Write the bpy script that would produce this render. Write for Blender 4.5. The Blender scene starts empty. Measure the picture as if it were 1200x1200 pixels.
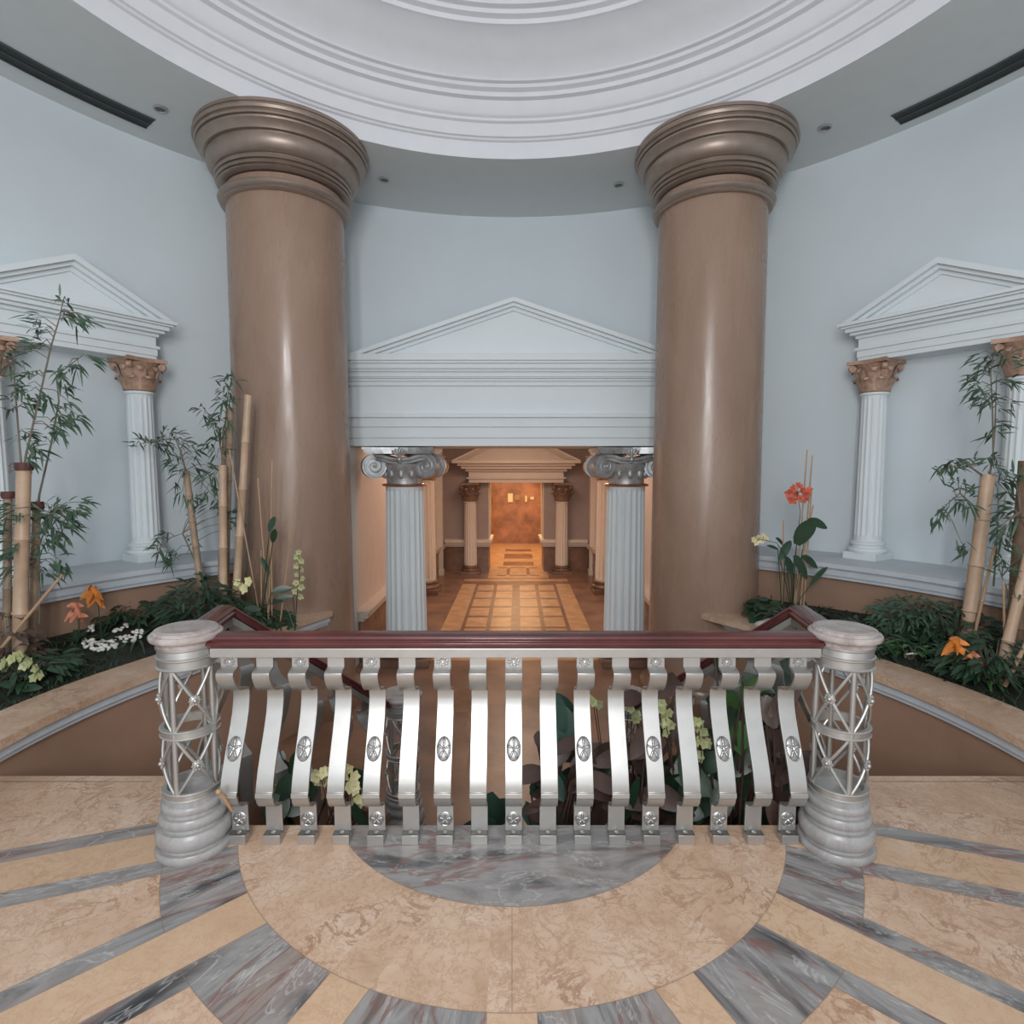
import bpy, math, random
from math import sin, cos, pi, radians as R, sqrt, atan2, hypot
from mathutils import Vector as V, Matrix
random.seed(11)
S = bpy.context.scene
COL = S.collection
CX, CY = 0.0, 2.936            # centre of the rotunda (camera stands at the origin)
EYE = 1.65
LOW = -0.85                    # lower floor
F_PX, PITCH = 669.2, 0.0762

def at(x, y, Y):               # the point of the photo's pixel that lies at depth Y
    a, b = (x-600)/F_PX, (600-y)/F_PX
    d = V((a, cos(PITCH)+b*sin(PITCH), -sin(PITCH)+b*cos(PITCH)))
    p = d*(Y/d.y)
    return V((p.x, p.y, p.z+EYE))

# ------------------------------------------------------------------ materials
def nt(name):
    m = bpy.data.materials.new(name); m.use_nodes = True
    t = m.node_tree; b = t.nodes['Principled BSDF']
    return m, t, b
def lk(t, a, b): t.links.new(a, b)
def math_n(t, op, a, b=None, c=None):
    n = t.nodes.new('ShaderNodeMath'); n.operation = op
    for i, v in enumerate((a, b, c)):
        if v is None: continue
        if isinstance(v, (int, float)): n.inputs[i].default_value = v
        else: lk(t, v, n.inputs[i])
    return n.outputs[0]
def mixc(t, f, a, b, mode='MIX'):
    n = t.nodes.new('ShaderNodeMix'); n.data_type = 'RGBA'; n.blend_type = mode
    ins = [n.inputs[0], n.inputs[6], n.inputs[7]]
    for s, v in zip(ins, (f, a, b)):
        if isinstance(v, (int, float)): s.default_value = v
        elif isinstance(v, tuple): s.default_value = (*v, 1)
        else: lk(t, v, s)
    return n.outputs[2]
def ramp(t, f, stops):
    n = t.nodes.new('ShaderNodeValToRGB'); e = n.color_ramp.elements
    while len(e) < len(stops): e.new(0.5)
    for el, (p, c) in zip(e, stops):
        el.position = p; el.color = (*c, 1) if isinstance(c, tuple) else (c, c, c, 1)
    lk(t, f, n.inputs[0]); return n.outputs[0]
def noise(t, vec, scale, detail=4, rough=.55, dist=0.0):
    n = t.nodes.new('ShaderNodeTexNoise'); n.inputs['Scale'].default_value = scale
    n.inputs['Detail'].default_value = detail; n.inputs['Roughness'].default_value = rough
    n.inputs['Distortion'].default_value = dist
    if vec is not None: lk(t, vec, n.inputs['Vector'])
    return n.outputs[0]
def objco(t, scale=(1,1,1), rot=(0,0,0)):
    c = t.nodes.new('ShaderNodeTexCoord'); m = t.nodes.new('ShaderNodeMapping')
    m.inputs['Scale'].default_value = scale; m.inputs['Rotation'].default_value = rot
    lk(t, c.outputs['Object'], m.inputs[0]); return m.outputs[0]
def bump(t, b, h, strength=.2, dist=.01):
    n = t.nodes.new('ShaderNodeBump'); n.inputs['Strength'].default_value = strength
    n.inputs['Distance'].default_value = dist
    lk(t, h, n.inputs['Height']); lk(t, n.outputs[0], b.inputs['Normal'])

def plain(name, c, rough=.5, metal=0.0, var=.12, scale=6, spec=.5, bmp=0, coat=0, sss=0):
    m, t, b = nt(name)
    co = objco(t); n = noise(t, co, scale, 5)
    lo = tuple(x*(1-var) for x in c); hi = tuple(min(1, x*(1+var)) for x in c)
    lk(t, ramp(t, n, [(.3, lo), (.7, hi)]), b.inputs['Base Color'])
    b.inputs['Roughness'].default_value = rough; b.inputs['Metallic'].default_value = metal
    b.inputs['Specular IOR Level'].default_value = spec
    if coat: b.inputs['Coat Weight'].default_value = coat; b.inputs['Coat Roughness'].default_value = .12
    if bmp: bump(t, b, noise(t, co, scale*12, 4), bmp, .004)
    return m

def beige_col(t, co):
    base = ramp(t, noise(t, co, 3.4, 9, .68, .25), [(.30, (.46,.30,.20)), (.5, (.57,.40,.285)), (.70, (.66,.51,.405))])
    v1 = math_n(t, 'ABSOLUTE', math_n(t, 'SUBTRACT', noise(t, co, 5.5, 8, .66, .7), .5))
    vein = ramp(t, v1, [(.0, .9), (.030, .0)])
    mask = ramp(t, noise(t, co, 1.7, 2), [(.42, .0), (.62, 1.0)])
    v2 = math_n(t, 'ABSOLUTE', math_n(t, 'SUBTRACT', noise(t, co, 17, 7, .68, .4), .5))
    vein2 = ramp(t, v2, [(.0, .62), (.034, .0)])
    c = mixc(t, math_n(t, 'MULTIPLY', vein, mask), base, (.30,.16,.09))
    c = mixc(t, vein2, c, (.40,.24,.15))
    return c
def grey_col(t, vec):
    n1 = noise(t, vec, 2.2, 8, .60, .7)
    base = ramp(t, n1, [(.26, (.03,.03,.034)), (.37, (.09,.088,.09)), (.44, (.21,.20,.20)), (.52, (.31,.295,.285)), (.60, (.20,.19,.185)), (.66, (.36,.345,.33)), (.78, (.44,.425,.41))])
    n4 = noise(t, vec, 1.1, 3, .5, .5)
    tint = ramp(t, n4, [(.48, .0), (.68, .6)])
    c = mixc(t, tint, base, (.30,.215,.175))
    n2 = noise(t, vec, 1.3, 5, .55, .9)
    red = ramp(t, math_n(t, 'ABSOLUTE', math_n(t, 'SUBTRACT', n2, .55)), [(.0, .75), (.010, .55), (.024, .0)])
    c = mixc(t, red, c, (.20,.10,.085))
    n3 = noise(t, vec, 2.6, 5, .6, .8)
    wh = ramp(t, math_n(t, 'ABSOLUTE', math_n(t, 'SUBTRACT', n3, .47)), [(.0, .45), (.014, .0)])
    return mixc(t, wh, c, (.58,.565,.55))

def beige_marble(name, rough=.28):
    m, t, b = nt(name); lk(t, beige_col(t, objco(t)), b.inputs['Base Color'])
    b.inputs['Roughness'].default_value = rough; return m
def grey_marble(name, rough=.3, scale=(3,3,1.2)):
    m, t, b = nt(name); lk(t, grey_col(t, objco(t, scale)), b.inputs['Base Color'])
    b.inputs['Roughness'].default_value = rough; return m

def rotunda_floor():           # inlaid marble: half disc, ring, blocks, radial strips, panels
    m, t, b = nt('inlaid_marble')
    tc = t.nodes.new('ShaderNodeTexCoord'); sep = t.nodes.new('ShaderNodeSeparateXYZ')
    lk(t, tc.outputs['Object'], sep.inputs[0])
    x = math_n(t, 'SUBTRACT', sep.outputs[0], CX); y = math_n(t, 'SUBTRACT', CY, sep.outputs[1])
    r = math_n(t, 'SQRT', math_n(t, 'ADD', math_n(t, 'MULTIPLY', x, x), math_n(t, 'MULTIPLY', y, y)))
    a = math_n(t, 'ARCTAN2', x, y)
    per = R(23.4)
    k = math_n(t, 'ROUND', math_n(t, 'DIVIDE', a, per))
    u = math_n(t, 'ABSOLUTE', math_n(t, 'SUBTRACT', a, math_n(t, 'MULTIPLY', k, per)))
    d = math_n(t, 'MULTIPLY', r, math_n(t, 'SINE', u))
    ov = math_n(t, 'MAXIMUM', math_n(t, 'SUBTRACT', math_n(t, 'ABSOLUTE', k), 1.5), 0)     # outer strips are wider
    w1 = math_n(t, 'ADD', .077, math_n(t, 'MULTIPLY', math_n(t, 'MINIMUM', ov, .6), .05))
    w2 = math_n(t, 'ADD', w1, .092)
    near = math_n(t, 'LESS_THAN', math_n(t, 'ABSOLUTE', k), 3.5)
    strip = math_n(t, 'MULTIPLY', math_n(t, 'LESS_THAN', d, w1), near)
    edge = math_n(t, 'MULTIPLY', math_n(t, 'LESS_THAN', d, w2), near)
    lt = lambda q: math_n(t, 'LESS_THAN', r, q)
    gt = lambda q: math_n(t, 'GREATER_THAN', r, q)
    notstrip = math_n(t, 'SUBTRACT', 1, strip)
    g1 = lt(.900)
    g2 = math_n(t, 'MULTIPLY', math_n(t, 'MULTIPLY', gt(1.322), lt(1.605)), notstrip)
    g3 = math_n(t, 'MULTIPLY', math_n(t, 'MULTIPLY', gt(1.605), edge), notstrip)
    grey = math_n(t, 'MAXIMUM', g1, math_n(t, 'MAXIMUM', g2, g3))
    # grey stone is laid with its bands running outwards; across the half disc they run diagonally
    comb = t.nodes.new('ShaderNodeCombineXYZ')
    lk(t, math_n(t, 'MULTIPLY', r, .8), comb.inputs[0]); lk(t, math_n(t, 'MULTIPLY', a, 5.5), comb.inputs[1])
    lk(t, math_n(t, 'MULTIPLY', k, 3.7), comb.inputs[2])
    gc1 = grey_col(t, comb.outputs[0])
    mp = t.nodes.new('ShaderNodeMapping'); mp.inputs['Rotation'].default_value = (0,0,R(48)); mp.inputs['Scale'].default_value = (.9,2.6,1)
    lk(t, tc.outputs['Object'], mp.inputs[0])
    gc0 = grey_col(t, mp.outputs[0])
    gc = mixc(t, g1, gc1, gc0)
    # each slab of beige differs slightly in tone
    cell = math_n(t, 'ADD', math_n(t, 'MULTIPLY', k, 1.37), math_n(t, 'MULTIPLY', strip, 5.1))
    off = t.nodes.new('ShaderNodeCombineXYZ'); lk(t, cell, off.inputs[2])
    add = t.nodes.new('ShaderNodeVectorMath'); add.operation = 'ADD'
    lk(t, tc.outputs['Object'], add.inputs[0]); lk(t, off.outputs[0], add.inputs[1])
    bc = beige_col(t, add.outputs[0])
    bc = mixc(t, math_n(t, 'MULTIPLY', strip, gt(1.322)), bc, mixc(t, .45, bc, (.58,.385,.235)))
    c = mixc(t, grey, bc, gc)
    # thin joints, plus a painted nosing shadow by the stairs
    j = lambda v, w: math_n(t, 'LESS_THAN', math_n(t, 'ABSOLUTE', v), w)
    jr = math_n(t, 'MAXIMUM', j(math_n(t, 'SUBTRACT', r, 1.322), .0022), math_n(t, 'MAXIMUM', j(math_n(t, 'SUBTRACT', r, .9), .0022), math_n(t, 'MULTIPLY', j(math_n(t, 'SUBTRACT', r, 1.605), .0022), notstrip)))
    ring = math_n(t, 'MULTIPLY', gt(.9), lt(1.322))
    js = math_n(t, 'MULTIPLY', ring, math_n(t, 'MAXIMUM', j(x, .0018), j(math_n(t, 'SUBTRACT', math_n(t, 'ABSOLUTE', a), R(66)), .0016)))
    je = math_n(t, 'MULTIPLY', math_n(t, 'MULTIPLY', gt(1.322), near), math_n(t, 'MAXIMUM', j(math_n(t, 'SUBTRACT', d, w1), .0018), math_n(t, 'MULTIPLY', gt(1.605), j(math_n(t, 'SUBTRACT', d, w2), .0018))))
    nosing_shadow = math_n(t, 'MULTIPLY', math_n(t, 'LESS_THAN', math_n(t, 'ABSOLUTE', math_n(t, 'SUBTRACT', y, .035)), .007), gt(1.9))  # shadow of the stair nosing, painted as a dark line across the marble
    jr = math_n(t, 'MAXIMUM', jr, nosing_shadow)
    jj = math_n(t, 'MAXIMUM', jr, math_n(t, 'MAXIMUM', js, je))
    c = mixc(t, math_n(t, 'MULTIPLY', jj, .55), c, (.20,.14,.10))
    lk(t, c, b.inputs['Base Color']); b.inputs['Roughness'].default_value = .3
    b.inputs['Specular IOR Level'].default_value = .4
    return m

def column_paint():
    m, t, b = nt('taupe_plaster')
    n1 = noise(t, objco(t, (1,1,.35)), 2.2, 6, .6, .4)
    c = ramp(t, n1, [(.25, (.262,.166,.118)), (.55, (.312,.205,.150)), (.8, (.355,.245,.182))])
    lk(t, c, b.inputs['Base Color'])
    n2 = noise(t, objco(t, (1,1,.2)), 6, 4)
    lk(t, ramp(t, n2, [(.3, .14), (.7, .42)]), b.inputs['Roughness'])
    bump(t, b, noise(t, objco(t, (1,1,.22)), 9, 4), .10, .012)
    return m

M = {}
M['wall'] = plain('white_plaster', (.65,.715,.745), .75, var=.02, scale=2, bmp=.04)
M['trimwhite'] = plain('white_moulding_paint', (.73,.785,.80), .6, var=.015, scale=3)
M['ceil'] = plain('ceiling_paint', (.645,.68,.685), .8, var=.02)
M['dome'] = plain('dome_paint', (.74,.75,.78), .8, var=.02)
M['floor'] = rotunda_floor()
M['beige'] = beige_marble('beige_marble')
def base_marble():
    m, t, b = nt('grey_veined_marble'); p = ramp(t, noise(t, objco(t, (4,4,2)), 1.6, 6, .6), [(.3, (.27,.265,.26)), (.7, (.42,.41,.405))])
    lk(t, mixc(t, .30, p, grey_col(t, objco(t, (3,3,1.5)))), b.inputs['Base Color']); b.inputs['Roughness'].default_value = .3; return m
M['greym'] = base_marble()
def pink_marble():
    m, t, b = nt('pinkish_grey_marble'); co = objco(t, (5,5,9)); p = ramp(t, noise(t, co, 1.5, 7, .62, .6), [(.3, (.30,.235,.22)), (.5, (.44,.375,.35)), (.7, (.54,.48,.455))])
    lk(t, mixc(t, .38, p, grey_col(t, objco(t, (4,4,4)))), b.inputs['Base Color']); b.inputs['Roughness'].default_value = .25; return m
M['capm'] = pink_marble()
M['column'] = column_paint()
M['bronze'] = plain('champagne_bronze_paint', (.305,.24,.198), .38, .5, .08, 10)
M['silver'] = plain('satin_silver_paint', (.475,.465,.445), .38, .78, .05, 14)
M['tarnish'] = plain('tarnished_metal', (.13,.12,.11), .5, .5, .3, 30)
M['silverdark'] = plain('antique_silver_leaf', (.36,.35,.34), .34, .8, .2, 30)
M['pewter'] = plain('pewter_gilt', (.50,.51,.51), .42, .6, .25, 12)
M['copper'] = plain('copper_band', (.50,.27,.16), .3, .8, .1)
M['mahogany'] = plain('mahogany_varnish', (.085,.020,.020), .25, 0, .3, 5, coat=.3)
M['flute'] = plain('fluted_plaster', (.73,.785,.80), .6, var=.02)
M['terra'] = plain('terracotta_gilt', (.44,.28,.20), .5, .15, .25, 24)
M['terra2'] = plain('dark_terracotta', (.20,.12,.085), .55, .1, .3, 20)
M['brownwall'] = plain('brown_stucco', (.345,.215,.15), .4, 0, .14, 1.6)
M['capstone'] = beige_marble('planter_cap_marble', .3)
M['mould'] = plain('grey_blue_moulding', (.56,.60,.64), .5, 0, .05)
M['brownmarble'] = plain('brown_marble', (.235,.135,.085), .22, 0, .35, 1.7)
M['dado'] = plain('dark_brown_marble', (.20,.115,.08), .25, 0, .45, 2.4)
M['hallwall'] = plain('taupe_wall_paint', (.34,.265,.235), .6, 0, .04)
M['hallside'] = plain('pale_side_wall_paint', (.66,.56,.50), .6, 0, .04)
M['halltrim'] = plain('cream_trim', (.66,.56,.47), .5, 0, .03)
M['tile_l'] = plain('honey_marble_tile', (.56,.34,.18), .34, 0, .22, 5)
M['tile_d'] = plain('dark_marble_tile', (.24,.125,.07), .3, 0, .35, 4)
M['tile_b'] = plain('brown_marble_tile', (.25,.14,.09), .3, 0, .4, 2.2)
M['redmarble'] = plain('red_brown_marble', (.36,.18,.105), .3, 0, .45, 2.4)
M['black'] = plain('dark_slot', (.018,.024,.024), .6, 0, .1)
M['vent'] = plain('dull_reflector', (.13,.13,.13), .4, .4)
M['lampglass'] = plain('lamp_reflector', (.4,.4,.4), .3, .6, .2)
M['paper'] = plain('paper', (.85,.74,.55), .7, 0, .03)
M['frame'] = plain('gilt_frame', (.45,.27,.10), .4, .4, .1)
M['soil'] = plain('dark_soil', (.022,.026,.018), .95, 0, .5, 18, bmp=.6)
M['moss'] = plain('moss_grass', (.025,.05,.022), .8, 0, .5, 9)
M['leaf'] = plain('bamboo_leaf', (.05,.095,.055), .45, 0, .35, 6)
M['leafd'] = plain('dark_leaf', (.022,.052,.026), .35, 0, .35, 6)
M['leafb'] = plain('bright_leaf', (.07,.17,.05), .4, 0, .3, 5)
M['leafr'] = plain('dusky_red_leaf', (.088,.052,.042), .4, 0, .35, 7)
M['leaft'] = plain('teal_green_leaf', (.03,.075,.055), .35, 0, .35, 5)
M['stem'] = plain('thin_stem', (.16,.135,.10), .6, 0, .2)
M['culm'] = plain('dry_bamboo', (.50,.345,.235), .45, 0, .16, 7)
M['culmd'] = plain('weathered_bamboo', (.33,.24,.165), .55, 0, .3, 9)
M['cut'] = plain('wine_binding', (.10,.035,.03), .7, 0, .3, 20)
M['trunk'] = plain('brown_trunk', (.17,.105,.065), .8, 0, .3, 9, bmp=.5)
M['stick'] = plain('cane_stick', (.42,.27,.16), .6, 0, .15)
M['orange'] = plain('orange_petal', (.62,.20,.03), .5, 0, .25, 20)
M['coral'] = plain('coral_petal', (.55,.10,.05), .5, 0, .25, 20)
M['peach'] = plain('peach_petal', (.62,.24,.14), .5, 0, .2, 20)
M['ivory'] = plain('ivory_petal', (.72,.66,.36), .5, 0, .15, 20)
M['lime'] = plain('lime_petal', (.40,.42,.20), .5, 0, .2, 20)
M['pebble'] = plain('white_pebble', (.74,.72,.66), .6, 0, .12, 40)
M['stone'] = plain('grey_white_stone', (.52,.51,.47), .7, 0, .15, 14, bmp=.3)
M['cream'] = plain('cream_petal', (.72,.62,.36), .5, 0, .15, 20)

# ------------------------------------------------------------------ mesh builder
class MB:
    def __init__(s): s.v = []; s.f = []; s.mi = []; s.cur = 0; s.sm = []; s.smooth = True
    def add(s, vs, fs):
        n = len(s.v); s.v += [tuple(p) for p in vs]
        for f in fs: s.f.append([i+n for i in f]); s.mi.append(s.cur); s.sm.append(s.smooth)
        return s
    def box(s, x0, x1, y0, y1, z0, z1):
        k = s.smooth; s.smooth = False
        s.add([(x,y,z) for z in (z0,z1) for y in (y0,y1) for x in (x0,x1)],
              [(0,2,3,1),(4,5,7,6),(0,1,5,4),(2,6,7,3),(0,4,6,2),(1,3,7,5)])
        s.smooth = k; return s
    def hexa(s, lo, hi):       # two quads
        k = s.smooth; s.smooth = False
        s.add(list(lo)+list(hi), [(3,2,1,0),(4,5,6,7),(0,1,5,4),(1,2,6,5),(2,3,7,6),(3,0,4,7)]); s.smooth = k; return s
    def prism(s, poly, d):     # planar polygon extruded by vector d
        n = len(poly); d = V(d); k = s.smooth; s.smooth = False
        s.add([V(p) for p in poly]+[V(p)+d for p in poly],
              [tuple(range(n))[::-1], tuple(range(n, 2*n))]+[(i,(i+1)%n,(i+1)%n+n,i+n) for i in range(n)])
        s.smooth = k; return s
    def lathe(s, prof, n=48, c=(0,0), a0=0, a1=2*pi, cap=True):
        full = abs(a1-a0-2*pi) < 1e-6; m = n if full else n+1; vs = []; fs = []
        for i in range(m):
            a = a0+(a1-a0)*i/n
            for (r, z) in prof: vs.append((c[0]+r*cos(a), c[1]+r*sin(a), z))
        k = len(prof)
        for i in range(n):
            j = (i+1) % m
            for q in range(k-1): fs.append((i*k+q, j*k+q, j*k+q+1, i*k+q+1))
        s.add(vs, fs)
        if cap and full:
            for q in (0, k-1):
                if prof[q][0] > 1e-4: s.add([(c[0]+prof[q][0]*cos(2*pi*i/n), c[1]+prof[q][0]*sin(2*pi*i/n), prof[q][1]) for i in range(n)], [tuple(range(n))])
        return s
    def tube(s, pts, rad, n=8, cap=True):
        pts = [V(p) for p in pts]; m = len(pts)
        rads = rad if isinstance(rad, (list, tuple)) else [rad]*m
        rings = []; prev = None
        for i, p in enumerate(pts):
            t = (pts[min(i+1,m-1)]-pts[max(i-1,0)]).normalized()
            if prev is None:
                u = t.orthogonal().normalized()
            else: u = (prev-t*prev.dot(t)).normalized()
            prev = u; w = t.cross(u)
            rings.append([p+(u*cos(2*pi*k/n)+w*sin(2*pi*k/n))*rads[i] for k in range(n)])
        vs = [q for r in rings for q in r]; fs = []
        for i in range(m-1):
            for k in range(n): fs.append((i*n+k, i*n+(k+1)%n, (i+1)*n+(k+1)%n, (i+1)*n+k))
        if cap: fs.append(tuple(range(n))[::-1]); fs.append(tuple(range((m-1)*n, m*n)))
        return s.add(vs, fs)
    def sweep(s, path, prof, up=(0,0,1), closed=True):   # profile (side, up) along a path, mitred in plan
        path = [V(p) for p in path]; m = len(path); k = len(prof); vs = []; fs = []; up = V(up)
        for i, p in enumerate(path):
            d0 = (path[i]-path[i-1]).normalized() if i else None
            d1 = (path[i+1]-path[i]).normalized() if i < m-1 else None
            d = ((d0 or d1)+(d1 or d0)).normalized()
            h = V((d.x, d.y, 0)).normalized(); sd = V((h.y, -h.x, 0))
            if d0 is not None and d1 is not None:
                h0 = V((d0.x,d0.y,0)).normalized(); c = max(.4, h0.dot(h)); sd = sd/c
            for (a, z) in prof: vs.append(p+sd*a+up*z)
        for i in range(m-1):
            for q in range(k if closed else k-1):
                fs.append((i*k+q, (i+1)*k+q, (i+1)*k+(q+1)%k, i*k+(q+1)%k))
        if closed: fs.append(tuple(range(k))); fs.append(tuple(range((m-1)*k, m*k))[::-1])
        return s.add(vs, fs)
    def ball(s, c, r, n=8, m=5, sc=(1,1,1), rot=None):
        c = V(c); vs = []; fs = []
        for j in range(m+1):
            ph = pi*j/m
            for i in range(n):
                q = V((sin(ph)*cos(2*pi*i/n)*sc[0], sin(ph)*sin(2*pi*i/n)*sc[1], cos(ph)*sc[2]))*r
                if rot is not None: q = rot @ q
                vs.append(c+q)
        for j in range(m):
            for i in range(n): fs.append((j*n+i, (j+1)*n+i, (j+1)*n+(i+1)%n, j*n+(i+1)%n))
        return s.add(vs, fs)
    def leaf(s, p, d, L, W, droop=.3, nrm=(0,0,1), fold=.25, seg=4, shape='lance'):
        p = V(p); d = V(d).normalized(); nrm = V(nrm)
        sd = d.cross(nrm)
        sd = sd.normalized() if sd.length > 1e-3 else d.orthogonal().normalized()
        nn = sd.cross(d).normalized(); vs = []; fs = []
        for i in range(seg+1):
            t = i/seg
            if shape == 'lance': w = W*(sin(pi*min(1, t*.9+.08))**.9)*(1-.25*t)
            elif shape == 'heart': w = W*(sin(pi*(t*.80+.2))**.7 if t < 1 else 0.02)
            else: w = W*sin(pi*min(.985, t*.92+.06))**.6
            c = p+d*(L*t)-V((0,0,1))*(droop*L*t*t)
            vs += [c+sd*w*.5+nn*fold*w*.5, c, c-sd*w*.5+nn*fold*w*.5]
        for i in range(seg):
            a = i*3; fs += [(a,a+1,a+4,a+3), (a+1,a+2,a+5,a+4)]
        return s.add(vs, fs)
    def flower(s, c, nrm, r, n=5, cup=.25):
        c = V(c); nrm = V(nrm).normalized(); u = nrm.orthogonal().normalized(); w = nrm.cross(u); ph = random.random()*6
        for k in range(n):
            a = ph+2*pi*k/n; d = u*cos(a)+w*sin(a)
            s.leaf(c, (d+nrm*cup), r*random.uniform(.85,1.1), r*.85, .05, nrm, .15, 3, 'oval')
        s.ball(c+nrm*r*.15, r*.2, 6, 3); return s
    def build(s, name, mats, parent=None, org=None, bevel=0, sub=0, auto=True):
        mats = mats if isinstance(mats, (list, tuple)) else [mats]
        me = bpy.data.meshes.new(name)
        o3 = V(org) if org is not None else V((0,0,0))
        me.from_pydata([V(p)-o3 for p in s.v], [], s.f); me.update()
        for m in mats: me.materials.append(m)
        for p, i, k in zip(me.polygons, s.mi, s.sm): p.material_index = i; p.use_smooth = k
        ob = bpy.data.objects.new(name, me); COL.objects.link(ob)
        if parent is not None: ob.parent = parent
        elif org is not None: ob.location = o3
        if bevel:
            b = ob.modifiers.new('bevel', 'BEVEL'); b.width = bevel; b.segments = 2; b.limit_method = 'ANGLE'
        if auto and any(s.sm):
            try: me.set_sharp_from_angle(angle=R(38))
            except Exception: pass
        return ob

def tag(o, label, cat, group=None, kind=None):
    if label: o['label'] = label
    if cat: o['category'] = cat
    if group: o['group'] = group
    if kind: o['kind'] = kind
    return o
def thing(name, label, cat, loc=(0,0,0), rz=0.0, group=None):
    o = bpy.data.objects.new(name, None); COL.objects.link(o); o.empty_display_size = .1
    o.location = loc; o.rotation_euler = (0,0,rz)
    return tag(o, label, cat, group)
def structure(o, label=None):
    o['kind'] = 'structure'
    if label: o['label'] = label
    return o
def dup(o, parent=None):
    c = o.copy(); COL.objects.link(c); c.parent = parent
    for ch in o.children: dup(ch, c)
    return c
def arc(r, a0, a1, n, z=0.0, c=(CX, CY)):
    return [V((c[0]+r*cos(R(a0+(a1-a0)*i/n)), c[1]+r*sin(R(a0+(a1-a0)*i/n)), z)) for i in range(n+1)]
def hx(y): return .04+.009*(y-7)        # axis of the hall beyond the portal

# ------------------------------------------------------------------ the setting
CEIL = 4.857
# upper floor: front half with the slab edge towards the stairs
b = MB(); b.smooth = False
YE = 2.53; YS = 2.955; XI = 1.47
edge = [V((-4.9,-2.2,0)), V((4.9,-2.2,0)), V((4.9,YS,0)), V((XI,YS,0)), V((XI,YE,0)), V((-XI,YE,0)), V((-XI,YS,0)), V((-4.9,YS,0))]
b.add(edge, [tuple(range(8))])
lowe = [p+V((0,0,LOW-.2)) for p in edge]
b.add(edge+lowe, [(i,i+8,(i+1)%8+8,(i+1)%8) for i in range(2,7)])
structure(b.build('floor', M['floor']), 'inlaid beige and grey marble floor of the rotunda landing')
# lower floor and hall floor
b = MB(); b.smooth = False
def rects(xs, ys, fn, z):
    for i in range(len(xs)-1):
        for j in range(len(ys)-1):
            x0, x1, y0, y1 = xs[i], xs[i+1], ys[j], ys[j+1]
            b.cur = fn(i, j)
            b.add([(x0+hx(y0)-.04,y0,z),(x1+hx(y0)-.04,y0,z),(x1+hx(y1)-.04,y1,z),(x0+hx(y1)-.04,y1,z)], [(0,1,2,3)])
xs = [-3.6,-1.16,-.86,-.80,-.47,-.40,-.075,.075,.40,.47,.80,.86,1.16,3.6]
xs = [x+.04 for x in xs]
ys = [2.4,3.1,3.75,4.4,5.05,5.7,6.35]; 
def fl(i, j): return 1 if i in (0,12) else (2 if (i+j) % 3 else 1)
rects(xs, ys, lambda i, j: 0 if i in (0,12) else (2 if (i in (3,4,5,6,7,8,9) and (i*7+j*3) % 4 == 0) else 0), LOW)
yb = [6.35, 7.3, 7.55]
rects(xs, yb, lambda i, j: 0 if i in (0,12) else (1 if j else 0), LOW)
yf = [7.55]
while yf[-1] < 11.6: yf += [yf[-1]+.56, yf[-1]+.56+.11]
rects(xs, yf, lambda i, j: 0 if i in (0,12) else (1 if i in (1,11) else (1 if (i in (3,5,7,9) and j % 2 == 0) else 2)), LOW)
y2 = [yf[-1], yf[-1]+.3, yf[-1]+.55, 12.9]
rects(xs, y2, lambda i, j: 0 if (i in (0,12) or j == 2) else (1 if j == 1 else 2), LOW)
xr = [-3.6,-.7,-.5,-.28,-.2,.2,.28,.5,.7,3.6]; xr = [x+.09 for x in xr]
yr = [12.9,13.15,13.3,14.2,14.35,14.6]
rects(xr, yr, lambda i, j: 0 if i in (0,8) else (1 if (i in (1,7) or (j in (0,4)) or (i == 4 and j == 2)) else (2 if (i+j) % 2 else 1)), LOW)
yq = [14.6,15.2,15.7,16.6,17.1,17.6,19.3]
rects([-2+.1,-.9,-.3,.5,1.1,2.1], yq, lambda i, j: 1 if (i+j) % 2 else (1 if j % 2 else 2), LOW)
structure(b.build('floor', [M['tile_b'], M['tile_l'], M['tile_d']]), 'brown and honey marble tiled floor of the lower hall')

# curved rotunda wall with the opening of the portal
RW, OPX, OPZ = 4.64, 2.06, 1.95
half = math.degrees(math.asin(OPX/RW))
b = MB(); b.smooth = True
def wall_seg(a0, a1, z0, z1, n):
    b.lathe([(RW,z0),(RW,z1)], n, (CX,CY), R(a0), R(a1), False)
    b.lathe([(RW+.25,z1),(RW+.25,z0)], n, (CX,CY), R(a0), R(a1), False)
wall_seg(-28, 90-half, LOW, CEIL+.02, 40); wall_seg(90-half, 90+half, OPZ, CEIL+.02, 26); wall_seg(90+half, 208, LOW, CEIL+.02, 40)
structure(b.build('wall_rotunda', M['wall']), 'curved white rotunda wall')
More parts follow.
